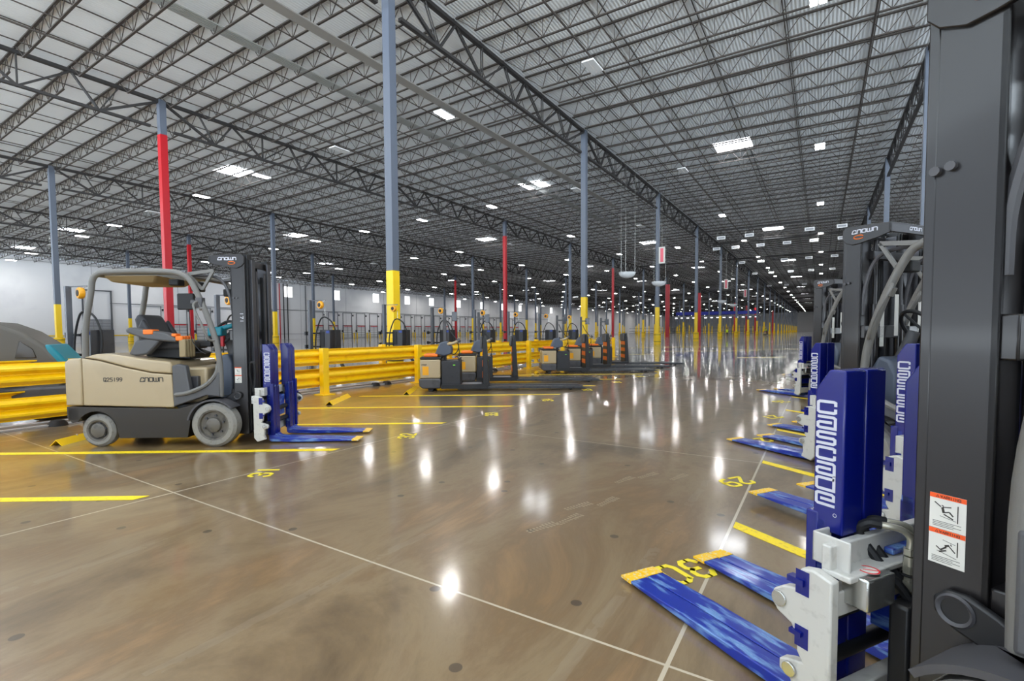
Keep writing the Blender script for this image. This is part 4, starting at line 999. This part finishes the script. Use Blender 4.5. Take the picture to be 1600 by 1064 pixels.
# extras only the left forklift has
def left_extras():
    t = thing('onboard_terminal', 'black display terminal clamped to the beige forklift overhead guard', 'terminal', FL.location, radians(34))
    build('display_case', MB().box(-.5, -.3, -.36, -.3, 1.66, 1.86), 'blk', t, .012); build('mount_arm', MB().beam((-.32, -.36, 1.76), (-.12, -.45, 1.72), .04, .05).box(-.2, -.12, -.5, -.42, 1.68, 1.8), 'dgrey', t, .008)
    build('power_cord', MB().tube(bez([(-.36, -.35, 1.66), (-.35, -.36, 1.5), (-.33, -.37, 1.3), (-.24, -.38, 1.17), (-.16, -.38, 1.12)], 30), .006, 6), 'blk', t)
    t = thing('cordless_tool', 'teal and black cordless tool hanging at the beige forklift steering wheel', 'power tool', FL.location, radians(34))
    build('tool_body', MB().box(-.24, -.06, -.2, -.06, 1.33, 1.45).beam((-.12, -.13, 1.42), (.06, -.13, 1.47), .07, .06), 'teal', t, .02); build('grip', MB().beam((-.2, -.14, 1.36), (-.26, -.14, 1.22), .05, .06), 'blk', t, .015)
    build('battery_pack', MB().box(-.34, -.2, -.2, -.08, 1.2, 1.27), 'blk', t, .012); build('trigger', MB().box(-.1, -.06, -.16, -.11, 1.2, 1.34), 'red', t, .008)
left_extras()

# ------------------------------------------------------------------ pallet trucks
def make_pallet():
    t = thing('pallet_truck', '', 'pallet truck'); K = []
    def p(*a, **k): o = build(*a, **k); K.append(o); return o
    c = p('power_cover', MB().box(-1.44, -.97, -.4, .4, .3, .74), 'beige', t, bevel=.03, seg=3)
    KIDS[c.name] = [build('yellow_patch', MB().box(-1.38, -1.24, -.404, -.4, .38, .58), 'gold', c, smooth=False), build('lettering', text(MB(), 'qrown', (-1.4, -.4, .61), (1, 0, 0), (0, 0, 1), .02, .018, .006, .005, .003), 'bletter', c, smooth=False)]
    p('bumper', MB().prism([(-1.47, .3), (-1.46, .12), (-1.38, .07), (-.97, .07), (-.97, .3)], -.42, .42), 'dgrey', t, bevel=.03)
    p('cover_lid', MB().box(-1.44, -.95, -.4, .4, .742, .79), 'mblack', t, bevel=.015)
    p('backrest_pad', MB().box(-1.36, -1.05, -.28, .28, .79, .86), 'orange', t, bevel=.02)
    p('battery_case', MB().box(-.95, -.52, -.38, .38, .1, .70).box(-.93, -.9, -.36, .36, .7, .76).box(-.56, -.53, -.36, .36, .7, .76), 'chg', t, bevel=.012)
    p('status_lamp', MB().box(-.68, -.63, -.385, -.38, .6, .615), 'green', t)
    p('console', MB().prism([(-1.12, .85), (-1.0, 1.12), (-.86, 1.16), (-.72, 1.02), (-.72, .86), (-.9, .8)], -.2, .2), 'blueg', t, bevel=.03)
    p('handle', MB().tube(bez([(-.85, -.15, 1.08), (-.7, -.22, 1.1), (-.56, -.24, 1.16)], 10), .035, 10), 'beige', t); p('grip_end', MB().cyl((-.58, -.24, 1.15), (-.52, -.24, 1.19), .045, 12), 'dgrey', t)
    p('mast_pole', MB().box(-.93, -.86, -.04, .04, .7, 1.9), 'dgrey', t, bevel=.008)
    p('terminal', MB().box(-.72, -.6, -.12, .12, 1.62, 1.84).beam((-.9, 0, 1.74), (-.7, 0, 1.74), .04, .04), 'screen', t, bevel=.01)
    p('loose_cable', MB().tube(bez([(-.84, -.06, 1.6), (-.76, -.12, 1.4), (-.62, -.18, 1.2), (-.56, -.2, 1.0), (-.66, -.18, .85), (-.8, -.12, .9)], 30), .012, 6).tube(bez([(-.56, -.2, 1.0), (-.54, -.2, .85), (-.58, -.18, .72)], 10), .01, 6), 'blk', t)
    p('platform', MB().box(-.52, .02, -.38, .38, .07, .13), 'dgrey', t, bevel=.01); p('platform_mat', MB().box(-.5, -.04, -.36, .36, .13, .14), 'wtrim', t)
    p('frame_rail', MB().box(-.96, .12, -.4, -.33, .06, .16).box(-.96, .12, .33, .4, .06, .16), 'mblack', t)
    b = p('backrest', MB().prism([(.0, .08), (.16, .08), (.1, 1.1), (.07, 1.28), (.04, 1.28), (.0, 1.1)], -.34, .34), 'mblack', t, bevel=.015)
    hz = MB(); 
    for z in (.3, .56, .82): hz.box(-.008, .0, -.3, .3, z, z+.14)
    KIDS[b.name] = [build('hazard_stripe', hz, 'orange', b, smooth=False), build('pad', MB().box(-.06, .0, -.28, .28, .98, 1.26), 'plast', b, bevel=.02)]
    for s in (-1, 1):
        f = MB().prism([(.1, .05), (2.3, .035), (2.42, .03), (2.42, .045), (2.3, .085), (.15, .11), (.1, .11)], s*.34, s*.1)
        p('fork', f, 'forkst', t, bevel=.01)
        p('fork_roller', MB().cyl((2.05, s*.3, .04), (2.05, s*.14, .04), .038, 12), 'blk', t)
    p('drive_wheel', MB().cyl((-1.2, -.1, .125), (-1.2, .1, .125), .125, 20), 'blk', t); p('caster', MB().cyl((-1.2, -.36, .07), (-1.2, -.28, .07), .07, 14).cyl((-1.2, .28, .07), (-1.2, .36, .07), .07, 14), 'blk', t)
    KIDS[t.name] = K; return t
M['forkst'] = mat('dark fork steel', (70, 72, 76), .35, .4, wear=.15, wscale=12)
PT = make_pallet()
for n, (x, y, lb) in enumerate(((-6.78, 9.63, 'nearest beige and black pallet truck with terminal pole, beside the guardrail post'),
                                (-7.1, 11.45, 'second beige and black pallet truck, parked just behind the nearest one'),
                                (-6.75, 15.48, 'third pallet truck, first of the farther cluster with orange striped backrest'),
                                (-6.75, 17.44, 'fourth pallet truck, in the middle of the farther cluster'),
                                (-6.75, 19.4, 'fifth pallet truck, with the rightmost orange striped backrest'))):
    o = PT if n == 0 else dup(PT)
    o.location = (x, y, 0); o.rotation_euler = (0, 0, radians(34)); o['label'] = lb; o['group'] = 'pallet trucks parked on the left'
dup(PT, (-13.2, 158, 0), radians(75), 'distant pallet truck with a person on board, far down the aisle', 'distant pallet truck')
person((-13.2-.25*cos(radians(75)), 158-.25*sin(radians(75)), .14), radians(-15), 'person in a yellow safety vest riding the distant pallet truck')

# ------------------------------------------------------------------ floor scrubber behind the guardrail
def scrubber():
    t = thing('floor_scrubber', 'teal and grey ride-on floor scrubber behind the guardrail at the left edge', 'floor scrubber', (-11.2, 2.25, 0), radians(60))
    build('body', MB().prism([(-1.5, .3), (.9, .3), (1.0, .6), (.95, .95), (.78, 1.2), (.5, 1.42), (.2, 1.56), (-.2, 1.6), (-.5, 1.5), (-1.4, 1.4), (-1.5, 1.2)], -.48, .48), 'plastd', t, bevel=.06, seg=4)
    build('teal_nose', MB().prism([(.8, .6), (1.1, .6), (1.1, .8), (.98, 1.02), (.84, 1.2), (.76, 1.22)], -.47, .47), 'teal', t, bevel=.05, seg=3)
    build('teal_cover', MB().prism([(-1.4, 1.0), (.0, 1.0), (.12, 1.3), (-.08, 1.6), (-1.35, 1.66)], -.51, .51), 'teal', t, bevel=.06, seg=3)
    build('bumper', MB().box(-1.5, 1.15, -.56, .56, .3, .55), 'dgrey', t, bevel=.05, seg=3)
    build('hatch', MB().prism([(.42, 1.0), (.68, 1.0), (.64, 1.14), (.48, 1.28)], -.495, -.47), 'skirt', t, bevel=.01)
    for x in (-1.0, .7):
        for y in (-.4, .4): build('wheel', MB().lathe([(.05, -.08), (.26, -.08), (.28, -.05), (.28, .05), (.26, .08), (.05, .08)], (x, y, .28), 'y', 24), 'blk', t)
M['plastd'] = mat('scrubber grey', (84, 80, 74), .45)
scrubber()
bpy.context.view_layer.update()
